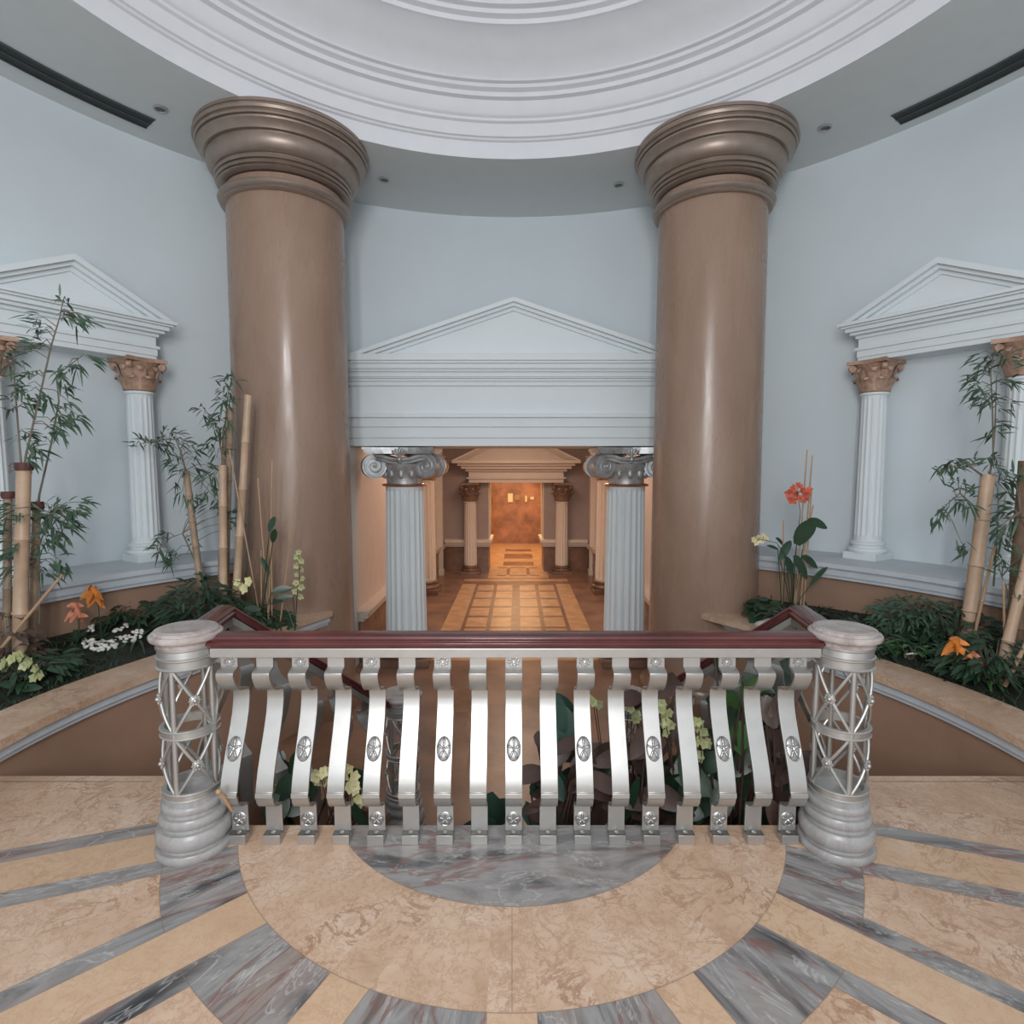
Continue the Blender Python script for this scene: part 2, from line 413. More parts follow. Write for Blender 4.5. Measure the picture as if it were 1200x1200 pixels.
# flat ring of ceiling, and the stepped dome inside it
b = MB(); b.lathe([(3.265,CEIL),(5.0,CEIL)], 96, (CX,CY), cap=False); b.lathe([(5.0,CEIL+.2),(3.5,CEIL+.2)], 48, (CX,CY), cap=False)
structure(b.build('ceiling', M['ceil']), 'flat grey-white ceiling ring around the dome')
E0 = EYE
prof = [(3.265,CEIL),(3.265,E0+3.370),(3.235,E0+3.375),(3.225,E0+3.39),(3.20,E0+3.395),(3.17,E0+3.50),(3.14,E0+3.512),(3.135,E0+3.535),(3.115,E0+3.545),(3.10,E0+3.56),
        (3.07,E0+3.665),(3.02,E0+3.672),(3.015,E0+3.71),(2.965,E0+3.725),(2.955,E0+3.752),(2.915,E0+3.757),(2.90,E0+3.785),
        (2.78,E0+3.86),(2.66,E0+3.93),(2.56,E0+3.98),(2.52,E0+3.985),(2.51,E0+4.02),(2.46,E0+4.03),(2.45,E0+4.06),(2.40,E0+4.065),(2.385,E0+4.09),
        (2.30,E0+4.12),(2.0,E0+4.30),(1.5,E0+4.52),(.8,E0+4.7),(.02,E0+4.76)]
b = MB(); b.lathe(prof, 128, (CX,CY), cap=False)
structure(b.build('ceiling_dome', M['dome']), 'stepped white dome above the rotunda')

# hall walls, ceilings
def wallbox(name, mat, pts, z0, z1, th, label):
    b = MB(); b.smooth = False
    b.prism([V((x,y,z0)) for x, y in pts], (0,0,z1-z0)); return structure(b.build(name, mat), label)
for s, nm in ((-1,'left'), (1,'right')):
    wallbox('wall_hall_'+nm, M['hallside'], [(s*2.03+.04,7.15),(s*2.02+.05,11.7),(s*1.78+.1,13.8),(s*2.4+.1,13.8),(s*2.5,11),(s*2.5,7.6)], LOW, 2.9, 0, 'pale pink-lit '+nm+' side wall of the hall')
    # dark marble dado and ledge along the side walls
    b = MB()
    b.prism([V((s*2.03+.04,7.2,LOW)), V((s*2.02+.05,11.7,LOW)), V((s*1.78+.1,13.8,LOW)), V((s*1.74+.1,13.8,LOW)), V((s*1.97+.05,11.68,LOW)), V((s*1.98+.04,7.2,LOW))], (0,0,.55))
    structure(b.build('baseboard_'+nm, M['dado']), 'dark marble dado along the '+nm+' wall of the hall')
    b = MB()
    for (z0, z1, o) in ((-.30,-.26,.10),(-.26,-.20,.15),(-.20,-.17,.17)):
        b.prism([V((s*2.03+.04,7.16,z0)), V((s*2.02+.05,11.7,z0)), V((s*1.78+.1,13.8,z0)), V((s*(1.78-o*.6)+.1,13.8,z0)), V((s*(2.02-o)+.05,11.66,z0)), V((s*(2.03-o)+.04,7.16,z0))], (0,0,z1-z0))
    structure(b.build('trim_1' if s < 0 else 'trim_2', M['halltrim']), 'cream moulded ledge on the '+nm+' wall of the hall')
    # white jambs at the mouth of the hall
    b = MB(); b.box(s*2.03+.03-.03, s*2.03+.03+.03, 6.98, 7.2, LOW, 1.918)
    b.box(s*2.12+.03-.07, s*2.12+.03+.07, 7.06, 7.3, LOW, 1.918)
    structure(b.build('door_1' if s < 0 else 'door_2', M['trimwhite']), 'white '+nm+' jamb of the portal opening')
    # pilaster near the end of the hall
    b = MB(); b.box(s*1.80+.1-.08, s*1.80+.1+.08, 13.25, 13.42, LOW, 2.9); b.box(s*1.80+.1-.1, s*1.80+.1+.1, 13.22, 13.44, LOW, LOW+.12)
    structure(b.build('trim_3' if s < 0 else 'trim_4', M['halltrim']), 'cream pilaster strip at the far '+nm+' corner of the hall')
b = MB(); b.box(-2.5, 2.6, 7.75, 14.0, 2.7, 2.9); structure(b.build('ceiling', M['hallwall']), 'dim ceiling of the hall')
# rear wall of the hall with an opening, dado and ledges
ow = .67; RY = 13.8; hc = hx(RY)
RD = .95
b = MB(); b.box(hc-2.4, hc-ow, RY, RY+RD, LOW, 2.9); b.box(hc+ow, hc+2.4, RY, RY+RD, LOW, 2.9); b.box(hc-ow, hc+ow, RY, RY+RD, 1.36, 2.9)
structure(b.build('wall_hall_rear', M['hallwall']), 'taupe end wall of the hall with a doorway')
b = MB()
for s in (-1, 1):
    x0, x1 = sorted((hc+s*ow, hc+s*1.72)); b.box(x0, x1, RY-.05, RY-.002, LOW, -.2)
structure(b.build('baseboard_rear', M['dado']), 'dark marble dado of the end wall')
b = MB()
for s in (-1, 1):
    for (z0,z1,o) in ((-.24,-.19,.10),(-.19,-.13,.15),(-.13,-.06,.19)):
        x0, x1 = sorted((hc+s*(ow-.0), hc+s*1.72)); b.box(x0, x1, RY-o, RY-.002, z0, z1)
        x0, x1 = sorted((hc+s*(ow-.09*(o/.19)), hc+s*ow)); b.box(x0, x1, RY-o, RY+RD, z0, z1)
structure(b.build('trim_5', M['halltrim']), 'cream ledge on the end wall of the hall')
b = MB()
for s in (-1, 1):
    x0, x1 = sorted((hc+s*ow, hc+s*(ow-.025))); b.box(x0, x1, RY+.02, RY+RD-.01, -.06, 1.36)
structure(b.build('door_3', M['halltrim']), 'bright lit jambs of the far doorway')
# far room
b = MB(); b.box(-1.75, 2.05, 18.95, 19.15, LOW, 1.75); structure(b.build('wall_far_room', M['redmarble']), 'red-brown marble wall of the far room')
b = MB(); b.box(-1.75, -1.6, RY+RD, 19.0, LOW, 1.75); b.box(1.85, 2.05, RY+RD, 19.0, LOW, 1.75); structure(b.build('wall_far_sides', M['redmarble']), 'side walls of the far room')
b = MB(); b.box(-1.75, 2.05, RY+RD, 19.15, 1.7, 1.85); structure(b.build('ceiling', M['halltrim']), 'low ceiling of the far room')

# ------------------------------------------------------------------ pediments
def pediment(name, label, cat, loc, rz, layers, apex, wc, zc, ztip, dep, mats, back=.3, tymp_in=.06, group=None):
    """layers: (part, [(half width, projection, z0, z1)...]); local x along the wall, -y towards the room"""
    t = thing(name, label, cat, loc, rz, group)
    for part, bl, m in layers:
        b = MB()
        for (hw, pr, z0, z1) in bl: b.box(-hw, hw, -pr, back, z0, z1)
        b.build(part, m, t, bevel=.004)
    za, w = apex, wc
    b = MB(); b.prism([V((-w+.12,-tymp_in,zc)), V((w-.12,-tymp_in,zc)), V((0,-tymp_in,za-.10))], (0,back+tymp_in,0)); b.build('tympanum', mats, t)
    for s in (-1, 1):
        b = MB()
        for (o0, o1, pr) in ((0,.05,dep),(.05,.085,dep*.72),(.085,.125,dep*.45)):
            sl = (za-ztip)/w
            def P(x, off): return V((s*x, -pr, za-sl*x-off))
            lim = lambda off: min(w, (za-off-zc)/sl)
            b.prism([P(0,o0), P(lim(o0),o0), P(lim(o1),o1), P(0,o1)] if lim(o0)-lim(o1) > 1e-4 else [P(0,o0),P(w,o0),P(w,o1),P(0,o1)], (0,pr+back,0))
        b.build('raking_cornice', mats, t)
    return t
W = M['trimwhite']
# the central portal: z values measured on its front
main = pediment('pediment', 'wide white pediment and entablature above the central doorway', 'pediment', (.02, 6.98, 0), 0,
    [('architrave', [(2.05,.0,1.92,2.02),(2.06,.02,2.02,2.15),(2.07,.04,2.15,2.26),(2.09,.075,2.26,2.305)], W),
     ('frieze', [(2.05,.0,2.305,2.66)], W),
     ('cornice', [(2.08,.035,2.64,2.69),(2.10,.06,2.69,2.72),(2.115,.085,2.72,2.735),(2.12,.10,2.735,2.79),(2.14,.13,2.79,2.812),(2.145,.145,2.812,2.825),(2.15,.16,2.825,2.88),(2.165,.185,2.88,2.91),(2.18,.21,2.91,2.985)], W)],
    3.63, 2.18, 2.985, 2.90, .21, W, .82)
# the two side aedicules
def aedicule(side, t0, words):
    a = 149 if side < 0 else 31
    n = V((cos(R(a)), sin(R(a)), 0)); tn = V((n.y, -n.x, 0)) if side < 0 else V((-n.y, n.x, 0))
    tn = V((.515,.857,0)) if side < 0 else V((-.515,.857,0))
    P = V((CX,CY,0))+n*4.36+tn*t0
    rz = R(a)-pi/2
    pediment('pediment', words, 'pediment', P, rz,
        [('architrave', [(.72,.0,2.69,2.735),(.725,.012,2.735,2.80),(.74,.03,2.80,2.83)], W),
         ('frieze', [(.72,.0,2.83,2.925)], W),
         ('cornice', [(.735,.03,2.915,2.945),(.765,.08,2.945,2.972),(.79,.12,2.972,3.01),(.815,.15,3.01,3.028),(.84,.18,3.028,3.06)], W)],
        3.45, .84, 3.06, 3.04, .18, W, .30)
    return P, n, tn, rz
AL = aedicule(-1, -.17, 'white pediment on the left wall behind the tall bamboo')
AR = aedicule(1, -.08, 'white pediment on the right wall, cut by the frame edge')
# rear portal in the hall
pediment('pediment', 'small warm-lit pediment at the far end of the hall', 'pediment', (hx(13.6), 13.6, 0), 0,
    [('architrave', [(1.13,.0,1.31,1.40),(1.18,.04,1.40,1.44)], M['halltrim']), ('frieze', [(1.13,.0,1.44,1.60)], M['halltrim']),
     ('cornice', [(1.20,.06,1.58,1.64),(1.30,.15,1.64,1.71),(1.38,.22,1.71,1.77),(1.50,.30,1.77,1.84)], M['halltrim'])],
    2.55, 1.50, 1.84, 1.84, .30, M['halltrim'], .2)

# ------------------------------------------------------------------ columns
def fluted(b, r0, r1, z0, z1, n, zs=2, depth=.10, c=(0,0)):
    pts = []
    for k in range(n):
        for (u, d) in ((0,0),(.14,0),(.26,.55),(.42,.95),(.57,1),(.72,.95),(.88,.55)):
            pts.append((2*pi*(k+u)/n, d))
    vs = []; fs = []; m = len(pts)
    lv = [(z0,1,0),(z0+.02*(z1-z0),1,0),(z0+.035*(z1-z0),0,1),(z1-.035*(z1-z0),0,1),(z1-.02*(z1-z0),1,0),(z1,1,0)]
    for (z, fl, dp) in lv:
        r = r0+(r1-r0)*(z-z0)/(z1-z0)
        for (a, d) in pts:
            q = r*(1-depth*d*dp); vs.append((c[0]+q*cos(a), c[1]+q*sin(a), z))
    for i in range(len(lv)-1):
        for k in range(m): fs.append((i*m+k, i*m+(k+1)%m, (i+1)*m+(k+1)%m, (i+1)*m+k))
    fs += [tuple(range(m))[::-1], tuple(range((len(lv)-1)*m, len(lv)*m))]
    return b.add(vs, fs)

def big_column(x, y, r, k, label):
    t = thing('column', label, 'column', (x,y,LOW), 0, 'giant taupe columns'); g = -LOW
    b = MB(); b.lathe([(r*1.03,0),(r*1.025,g),(r*1.0,g+2.2),(r*.985,4.36+g)], 96); b.build('shaft', M['column'], t)
    b = MB(); b.lathe([(r+.12,0),(r+.12,.12),(r+.10,.2),(r+.04,.24),(r+.02,.3)], 64); b.build('base', M['brownmarble'], t)
    q = lambda rr: r+(rr-.575)*k
    pr = [(q(.56),4.375),(q(.622),4.378),(q(.638),4.39),(q(.622),4.404),(q(.612),4.405),(q(.612),4.41),(q(.635),4.411),(q(.652),4.426),(q(.635),4.442),(q(.622),4.443),(q(.622),4.449),(q(.648),4.45),(q(.662),4.466),(q(.655),4.482),(q(.640),4.484),(q(.640),4.492),
          (q(.665),4.496),(q(.692),4.52),(q(.716),4.555),(q(.728),4.60),(q(.722),4.628),(q(.706),4.632),(q(.708),4.645),(q(.742),4.65),(q(.762),4.685),(q(.795),4.71),(q(.798),4.722),(q(.780),4.725),(q(.780),4.736),
          (q(.808),4.738),(q(.818),4.752),(q(.806),4.766),(q(.806),4.772),(q(.826),4.775),(q(.836),4.795),(q(.826),4.815),(q(.812),4.817),(q(.812),4.826),(q(.822),4.828),(q(.822),4.856)]
    b = MB(); b.lathe([(a, z+g) for a, z in pr], 96); b.build('capital', M['bronze'], t)
    b = MB(); b.lathe([(q(.56),4.195+g),(q(.60),4.20+g),(q(.615),4.215+g),(q(.605),4.228+g),(q(.625),4.24+g),(q(.637),4.262+g),(q(.63),4.285+g),(q(.60),4.30+g),(q(.56),4.302+g)], 96); b.build('necking_ring', M['bronze'], t)
    return t
big_column(-2.285, 6.0, .565, 1.0, 'giant smooth taupe column left of the central doorway')
big_column(2.035, 6.02, .535, .95, 'giant smooth taupe column right of the central doorway')

def spiral_disc(b, c, ax, rad, th):
    """volute: a thick disc on axis ax with a raised spiral on both faces"""
    c = V(c); ax = V(ax).normalized(); up = V((0,0,1)); sd = up.cross(ax).normalized()
    n = 28
    ring = lambda o, r: [c+ax*o+(sd*cos(2*pi*i/n)+up*sin(2*pi*i/n))*r for i in range(n)]
    vs = ring(-th/2, rad*.92)+ring(-th*.25, rad*.84)+ring(th*.25, rad*.84)+ring(th/2, rad*.92); fs = []
    for q in range(3):
        for i in range(n): fs.append((q*n+i, q*n+(i+1)%n, (q+1)*n+(i+1)%n, (q+1)*n+i))
    fs += [tuple(range(n))[::-1], tuple(range(3*n, 4*n))]
    b.add(vs, fs)
    for s in (-1, 1):
        pts = []; rs = []
        for i in range(46):
            u = i/45; a = u*2*pi*2.4+pi/2; rr = rad*(.95-.82*u)
            pts.append(c+ax*(s*th/2)+(sd*cos(a)*rr+up*sin(a)*rr)); rs.append(rad*(.085-.05*u))
        b.tube(pts, rs, 6)
        b.ball(c+ax*(s*th/2), rad*.13, 8, 5)
def ionic(x, y, label, warm=False):
    t = thing('ionic_column', label, 'column', (x,y,LOW), 0, 'fluted ionic columns of the hall'); g = -LOW
    r = .255
    b = MB(); b.box(-.33,.33,-.33,.33,0,.10); b.lathe([(.33,.10),(.345,.13),(.33,.16),(.30,.17),(.29,.20),(.315,.215),(.315,.24),(.285,.25)], 40); b.build('base', M['dado'], t, bevel=.006)
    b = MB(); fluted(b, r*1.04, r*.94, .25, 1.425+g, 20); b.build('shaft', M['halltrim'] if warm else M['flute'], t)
    b = MB(); b.lathe([(.24,1.42+g),(.275,1.425+g),(.285,1.44+g),(.275,1.455+g),(.24,1.46+g)], 40); b.build('necking_ring', M['copper'], t)
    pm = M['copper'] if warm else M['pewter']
    b = MB(); b.lathe([(.225,1.455+g),(.225,1.52+g),(.25,1.60+g),(.29,1.66+g),(.30,1.70+g),(.27,1.74+g)], 40)
    for k in range(12):          # egg and leaf relief round the bell
        a = 2*pi*k/12
        b.ball((.25*cos(a), .25*sin(a), 1.58+g), .05, 8, 5, (.7,.7,1.25))
    cap = b.build('capital', pm, t)
    b = MB()                       # concave-sided abacus
    def aba(hw, sag, z0, z1):
        pts = []
        for k in range(4):
            a = pi/4+k*pi/2; a2 = a+pi/2
            p0 = V((cos(a),sin(a),0))*hw*sqrt(2); p1 = V((cos(a2),sin(a2),0))*hw*sqrt(2)
            for i in range(8):
                u = i/8; m = p0.lerp(p1, u); inw = -V((cos((a+a2)/2), sin((a+a2)/2), 0))
                pts.append(m+inw*sag*sin(pi*u))
        b.prism([p+V((0,0,z0)) for p in pts], (0,0,z1-z0))
    aba(.39,.10,1.83+g,1.85+g); aba(.41,.10,1.85+g,1.875+g); aba(.43,.10,1.875+g,1.905+g)
    b.build('abacus', pm, t)
    for sx in (-1, 1):
        for sy in (-1, 1):
            b = MB(); ax = V((sx*sy*.42*-1, 1, 0)).normalized()
            spiral_disc(b, (sx*.345, sy*.20, 1.675+g), ax, .163, .15)
            # the band that rises from the volute to the centre of the face
            pts = [V((sx*.345, sy*.24, 1.81+g)), V((sx*.24, sy*.27, 1.80+g)), V((sx*.12, sy*.28, 1.765+g)), V((sx*.02, sy*.285, 1.755+g))]
            for dz, rr in ((0,.028),(-.045,.018)): b.tube([p+V((0,0,dz)) for p in pts], rr, 8)
            b.build('volute', pm, t)
    b = MB()
    for sy in (-1, 1):             # palmette at the middle of the face
        for k in range(-2, 3):
            a = k*.45; b.ball((.07*sin(a), sy*.33, 1.80+g+.06*cos(a)), .035, 8, 5, (.6,.6,1.3), Matrix.Rotation(a, 3, 'Y'))
        b.ball((0, sy*.33, 1.76+g), .03); b.tube([V((0,sy*.30,1.72+g)), V((0,sy*.33,1.84+g))], .022)
    b.build('palmette', pm, t)
    return t
ionic(-1.375, 7.32, 'fluted white ionic column with silver capital, left in the doorway')
ionic(1.46, 7.32, 'fluted white ionic column with silver capital, right in the doorway')
ionic(-1.80, 11.45, 'warm-lit ionic column deeper in the hall on its left', True)
ionic(1.95, 11.45, 'warm-lit ionic column deeper in the hall on its right', True)

def corinthian_capital(t, g0, h, r, m):
    b = MB()
    b.lathe([(r*.95,g0),(r*1.08,g0+.01),(r*.98,g0+.03),(r*1.02,g0+h*.4),(r*1.2,g0+h*.7),(r*1.55,g0+h*.86)], 24)
    pts = []
    for k in range(4):
        a = pi/4+k*pi/2; a2 = a+pi/2; hw = r*1.68
        p0 = V((cos(a),sin(a),0))*hw*1.30; p1 = V((cos(a2),sin(a2),0))*hw*1.30
        for i in range(8):
            u = i/8; pts.append(p0.lerp(p1,u)-V((cos((a+a2)/2), sin((a+a2)/2),0))*r*.30*sin(pi*u)+V((0,0,g0+h*.88)))
    b.prism(pts, (0,0,h*.12))
    cap = b.build('capital', m, t)
    b = MB()
    for row, (z, hh, n, off) in enumerate(((.03,.40,8,0),(.03,.70,8,.5))):
        for k in range(n):
            a = 2*pi*(k+off)/n; d = V((cos(a),sin(a),0)); sd = V((-sin(a),cos(a),0)); vs = []; fs = []; w0 = r*.40
            path = [(r*1.06,0,.8),(r*1.16,.35,1),(r*1.26,.65,1.1),(r*1.42,.9,1.05),(r*1.62,1.0,.8),(r*1.68,.84,.4)]
            for (rr, u, w) in path:
                z1 = g0+h*(z+hh*u)
                for q, o in ((-1,-.02),(-.45,.02),(0,.035),(.45,.02),(1,-.02)): vs.append(d*(rr+o*r*2)+sd*(q*w*w0)+V((0,0,z1)))
            for i in range(5):
                for q in range(4): fs.append((i*5+q, i*5+q+1, i*5+q+6, i*5+q+5))
            b.add(vs, fs)
    b.build('acanthus_leaves', m, cap)
    b = MB()
    for k in range(4):
        a = pi/4+k*pi/2; d = V((cos(a),sin(a),0)); sd = V((-sin(a),cos(a),0))
        spiral_disc(b, d*r*1.74+V((0,0,g0+h*.76)), sd, r*.30, r*.30)
        b.tube([d*r*1.15+V((0,0,g0+h*.35)), d*r*1.4+V((0,0,g0+h*.62)), d*r*1.7+V((0,0,g0+h*.84))], r*.12, 6)
    b.build('corner_volutes', m, cap)
def corinthian(P, rz, z0, z1, r, cap_h, label, group, fm, cm, pl, bm=None):
    t = thing('corinthian_column', label, 'column', (P[0],P[1],z0), rz, group); H = z1-z0
    b = MB(); b.box(-pl,pl,-pl,pl,0,.07); b.build('plinth', bm or fm, t, bevel=.004)
    b = MB(); b.lathe([(r*1.42,.07),(r*1.5,.09),(r*1.42,.115),(r*1.2,.12),(r*1.18,.14),(r*1.3,.15),(r*1.3,.17),(r*1.1,.18),(r*1.06,.20)], 32); b.build('base', bm or fm, t)
    b = MB(); fluted(b, r*1.05, r*.93, .20, H-cap_h-.02, 16); b.lathe([(r*.95,H-cap_h-.03),(r*1.06,H-cap_h-.02),(r*1.06,H-cap_h)], 24); b.build('shaft', fm, t)
    corinthian_capital(t, H-cap_h, cap_h, r, cm)
    return t
LZ = .755
for (P, n, tn, rz), sd in ((AL,'left'), (AR,'right')):
    for o, wd in ((.575,'inner'), (-.575,'outer')):
        q = P+tn*o+n*.06
        lab = {('left','inner'):'slim fluted white column with brown leafy capital, left wall, nearer the giant column',
               ('left','outer'):'slim fluted white column with brown capital at the left picture edge',
               ('right','inner'):'slim fluted white column with brown leafy capital, right wall, nearer the giant column',
               ('right','outer'):'slim fluted white column with brown capital at the right picture edge'}[(sd, wd)]
        corinthian(q, rz, LZ, 2.69, .118, .31, lab, 'slim wall columns of the aedicules', M['flute'], M['terra'], .155)
for s, wd in ((-1,'left'), (1,'right')):
    corinthian((hx(13.55)+s*1.09, 13.55), 0, LOW, 1.31, .15, .44, 'cream slim column '+wd+' of the far doorway', 'columns of the far doorway', M['halltrim'], M['terra2'], .24, M['dado'])

# ------------------------------------------------------------------ ledges, planters
def ledge(side):
    a0, a1 = (128, 214) if side < 0 else (52, -34)
    lo, hi = min(a0,a1), max(a0,a1)
    nm = 'left' if side < 0 else 'right'; RR = 3.85
    b = MB()
    for (z0, z1, r) in ((.605,.64,RR+.055),(.64,.69,RR+.03),(.69,.712,RR+.045),(.712,LZ,RR)):
        b.lathe([(4.66,z0),(r,z0),(r,z1),(4.66,z1)], 48, (CX,CY), R(lo), R(hi), False)
    structure(b.build('trim_6' if side < 0 else 'trim_7', M['mould']), 'pale blue-grey moulded ledge along the '+nm+' wall')
    b = MB(); b.lathe([(RR+.12,LOW),(RR+.12,.62)], 48, (CX,CY), R(lo), R(hi), False)
    structure(b.build('wall_under_ledge_'+nm, M['brownwall']), 'brown stucco wall under the '+nm+' ledge')
ledge(-1); ledge(1)
def planter(side):
    nm = 'left' if side < 0 else 'right'
    if side < 0: path = [p for p in arc(2.72, 214, 158, 26)]+[V((-2.34,4.42,0)), V((-2.13,4.92,0)), V((-1.83,5.62,0))]
    else: path = [p for p in arc(2.72, -34, 22, 26)]+[V((2.36,4.42,0)), V((2.22,4.92,0)), V((2.05,5.50,0))]
    # outward = away from the stairs
    def off(d):
        out = []
        for i, p in enumerate(path):
            tq = (path[min(i+1,len(path)-1)]-path[max(i-1,0)]).normalized()
            n = V((-tq.y, tq.x, 0))*(1 if side < 0 else -1)
            out.append(p+n*d)
        return out
    t = thing('planter', 'curved brown planter wall with beige marble cap on the '+nm+' side', 'planter', (path[0].x, path[0].y, LOW), 0, 'curved planters')
    org = t.location.copy()
    def band(z0, z1, d0, d1, name, m):
        b = MB(); b.smooth = False; a, c = off(d0), off(d1)
        for i in range(len(path)-1):
            b.add([a[i]+V((0,0,z0)), a[i+1]+V((0,0,z0)), c[i+1]+V((0,0,z0)), c[i]+V((0,0,z0)), a[i]+V((0,0,z1)), a[i+1]+V((0,0,z1)), c[i+1]+V((0,0,z1)), c[i]+V((0,0,z1))],
                  [(0,1,5,4),(2,3,7,6),(4,5,6,7),(3,2,1,0)]+([(0,4,7,3)] if i == 0 else [])+([(1,2,6,5)] if i == len(path)-2 else []))
        return b.build(name, m, t, org)
    band(LOW, .16, .05, .32, 'wall', M['brownwall'])
    band(.085, .12, .015, .3, 'moulding', M['mould']); band(.12, .165, -.01, .3, 'moulding', M['mould']); band(.165, .180, .0, .3, 'moulding', M['mould'])
    band(.181, .232, -.045, .30, 'cap', M['capstone'])
    # stone shelf behind the corner, up to the giant column
    b = MB()
    if side < 0: poly = [(-1.83,5.64),(-1.96,5.70),(-2.05,5.50),(-2.42,5.45),(-2.42,4.98),(-2.2,4.92)]
    else: poly = [(2.05,5.52),(1.93,5.56),(1.83,5.56),(1.9,5.4),(2.2,4.95),(2.42,5.06),(2.44,5.45)]
    b.prism([V((x,y,.183)) for x, y in poly], (0,0,.046)); b.build('corner_slab', M['capstone'], t, org)
    # soil, rising to the back wall
    inner = off(.27); b = MB(); back = []
    for p in inner:
        d = (p-V((CX,CY,0))); a = atan2(d.y, d.x); back.append(V((CX+3.955*cos(a), CY+3.955*sin(a), 0)))
    rows = 6; vs = []; fs = []
    for i in range(len(path)):
        for k in range(rows+1):
            u = k/rows; p = inner[i].lerp(back[i], u); vs.append(p+V((0,0,.19+.12*u+.02*sin(i*1.7+k*2.1))))
    for i in range(len(path)-1):
        for k in range(rows): fs.append((i*(rows+1)+k, (i+1)*(rows+1)+k, (i+1)*(rows+1)+k+1, i*(rows+1)+k+1))
    b.add(vs, fs); o = b.build('soil', M['soil'], None, (inner[12].x, inner[12].y, .2))
    tag(o, 'dark planting soil filling the '+nm+' planter', 'soil', None, 'stuff')
    # low grass and moss, uncountable
    b = MB()
    for _ in range(3600):
        i = random.randrange(len(path)-1); u = random.random(); w = random.random()
        p = inner[i].lerp(inner[i+1], w).lerp(back[i].lerp(back[i+1], w), u)+V((0,0,.19+.12*u))
        a = random.random()*6.28; L = random.uniform(.03,.085)
        b.leaf(p, (cos(a)*.6, sin(a)*.6, random.uniform(.3,1)), L, .012, .2, (0,0,1), .1, 2)
    o = b.build('ground_cover', M['moss'], None, (inner[12].x, inner[12].y, .2))
    tag(o, 'low dark green ground cover over the '+nm+' planter', 'ground cover', None, 'stuff')
    return inner, back
PL = planter(-1); PR = planter(1)

# ------------------------------------------------------------------ staircases
def stairs(side):
    nm = 'left' if side < 0 else 'right'
    t = thing('staircase', 'brown marble steps going down behind the front '+nm+' post', 'stairs', (side*1.7,2.96,LOW), 0, 'twin curved stairs')
    inn = [V((side*1.47,2.955,0)), V((side*1.30,3.12,0)), V((side*1.12,3.33,0)), V((side*.95,3.54,0)), V((side*.80,3.74,0))]
    out = [V((side*2.70,2.955,0)), V((side*2.70,3.18,0)), V((side*2.67,3.48,0)), V((side*2.60,3.82,0)), V((side*2.50,4.15,0))]
    for k in range(4):
        z = LOW*(k+1)/5; q = [inn[k]+V((0,0,LOW)), out[k]+V((0,0,LOW)), out[k+1]+V((0,0,LOW)), inn[k+1]+V((0,0,LOW))]
        b = MB(); h = z-LOW
        b.hexa(q, [p+V((0,0,h)) for p in q]); b.build('step', M['brownwall'], t, t.location)
stairs(-1); stairs(1)

# ------------------------------------------------------------------ balustrade
def rosette_mesh(rx, rz, n=5):
    b = MB()
    b.ball((0,-.002,0), 1, 20, 6, (rx,.007,rz))
    for k in range(n):
        a = 2*pi*k/n+.3
        for rr, sz in ((.56,.40),(.34,.22)):
            c = V((rx*rr*cos(a), -.008, rz*rr*sin(a))); d = V((rx*cos(a),0,rz*sin(a)))
            b.ball(c, 1, 8, 5, (d.length*sz, .006, min(rx,rz)*.20), Matrix.Rotation(-atan2(d.z, d.x), 3, 'Y'))
    b.tube([V((rx*.95*cos(2*pi*i/24), -.004, rz*.95*sin(2*pi*i/24))) for i in range(25)], .0028, 5)
    b.ball((0,-.010,0), 1, 8, 4, (rx*.24,.008,rz*.2))
    return b
def square_rosette():
    b = MB(); b.box(-.034,.034,-.003,.004,-.028,.028)
    for k in range(8):
        a = 2*pi*k/8+.2; b.ball((.019*cos(a), -.005, .016*sin(a)), 1, 6, 4, (.0085,.006,.0075))
    for sx in (-1,1):
        for sz in (-1,1): b.ball((sx*.027, -.004, sz*.021), 1, 6, 3, (.006,.005,.006))
    b.ball((0,-.006,0), 1, 8, 4, (.008,.007,.007)); return b
BPROF = [(2.394,.862),(2.394,.800),(2.391,.796),(2.352,.787),(2.346,.784),(2.346,.779),(2.357,.752),(2.374,.727),(2.398,.708),(2.430,.696),(2.462,.689),(2.483,.679),(2.491,.660),
         (2.489,.62),(2.474,.565),(2.450,.51),(2.422,.455),(2.394,.40),(2.370,.35),(2.354,.305),(2.346,.275),(2.344,.266),(2.337,.263),(2.336,.256),(2.344,.250),(2.350,.226),(2.366,.205),(2.392,.190),(2.420,.181),(2.434,.170),(2.436,.15),(2.436,.03)]
def baluster_mesh(w=.073, th=.011, foot=True):
    prof = BPROF if foot else BPROF[:-1]+[(2.436,-.10)]
    b = MB(); n = len(prof); pts = [V((0,y-2.41,z)) for y, z in prof]
    nor = []
    for i in range(n):
        d = (pts[min(i+1,n-1)]-pts[max(i-1,0)]).normalized(); nor.append(V((0,-d.z,d.y)))
    vs = []
    for i in range(n):
        q = pts[i]-nor[i]*th
        vs += [pts[i]+V((-w/2,0,0)), pts[i]+V((w/2,0,0)), q+V((w/2,0,0)), q+V((-w/2,0,0))]
    fs = []
    for i in range(n-1):
        for k in range(4): fs.append((i*4+k, i*4+(k+1)%4, i*4+4+(k+1)%4, i*4+4+k))
    fs += [(0,1,2,3), ((n-1)*4+3,(n-1)*4+2,(n-1)*4+1,(n-1)*4)]
    b.add(vs, fs)
    if foot: b.box(-w/2, w/2, 2.390-2.41, 2.447-2.41, 0.0, .043)
    return b
BC = thing('balustrade', 'silver scroll balustrade with mahogany rail across the front of the picture', 'balustrade', (0.0075,2.41,0), 0)
HR = [(-.052,.895),(-.056,.905),(-.056,.915),(-.046,.922),(-.050,.932),(-.044,.942),(-.02,.948),(.02,.948),(.044,.942),(.050,.932),(.046,.922),(.056,.915),(.056,.905),(.052,.895),(.03,.888),(-.03,.888)]
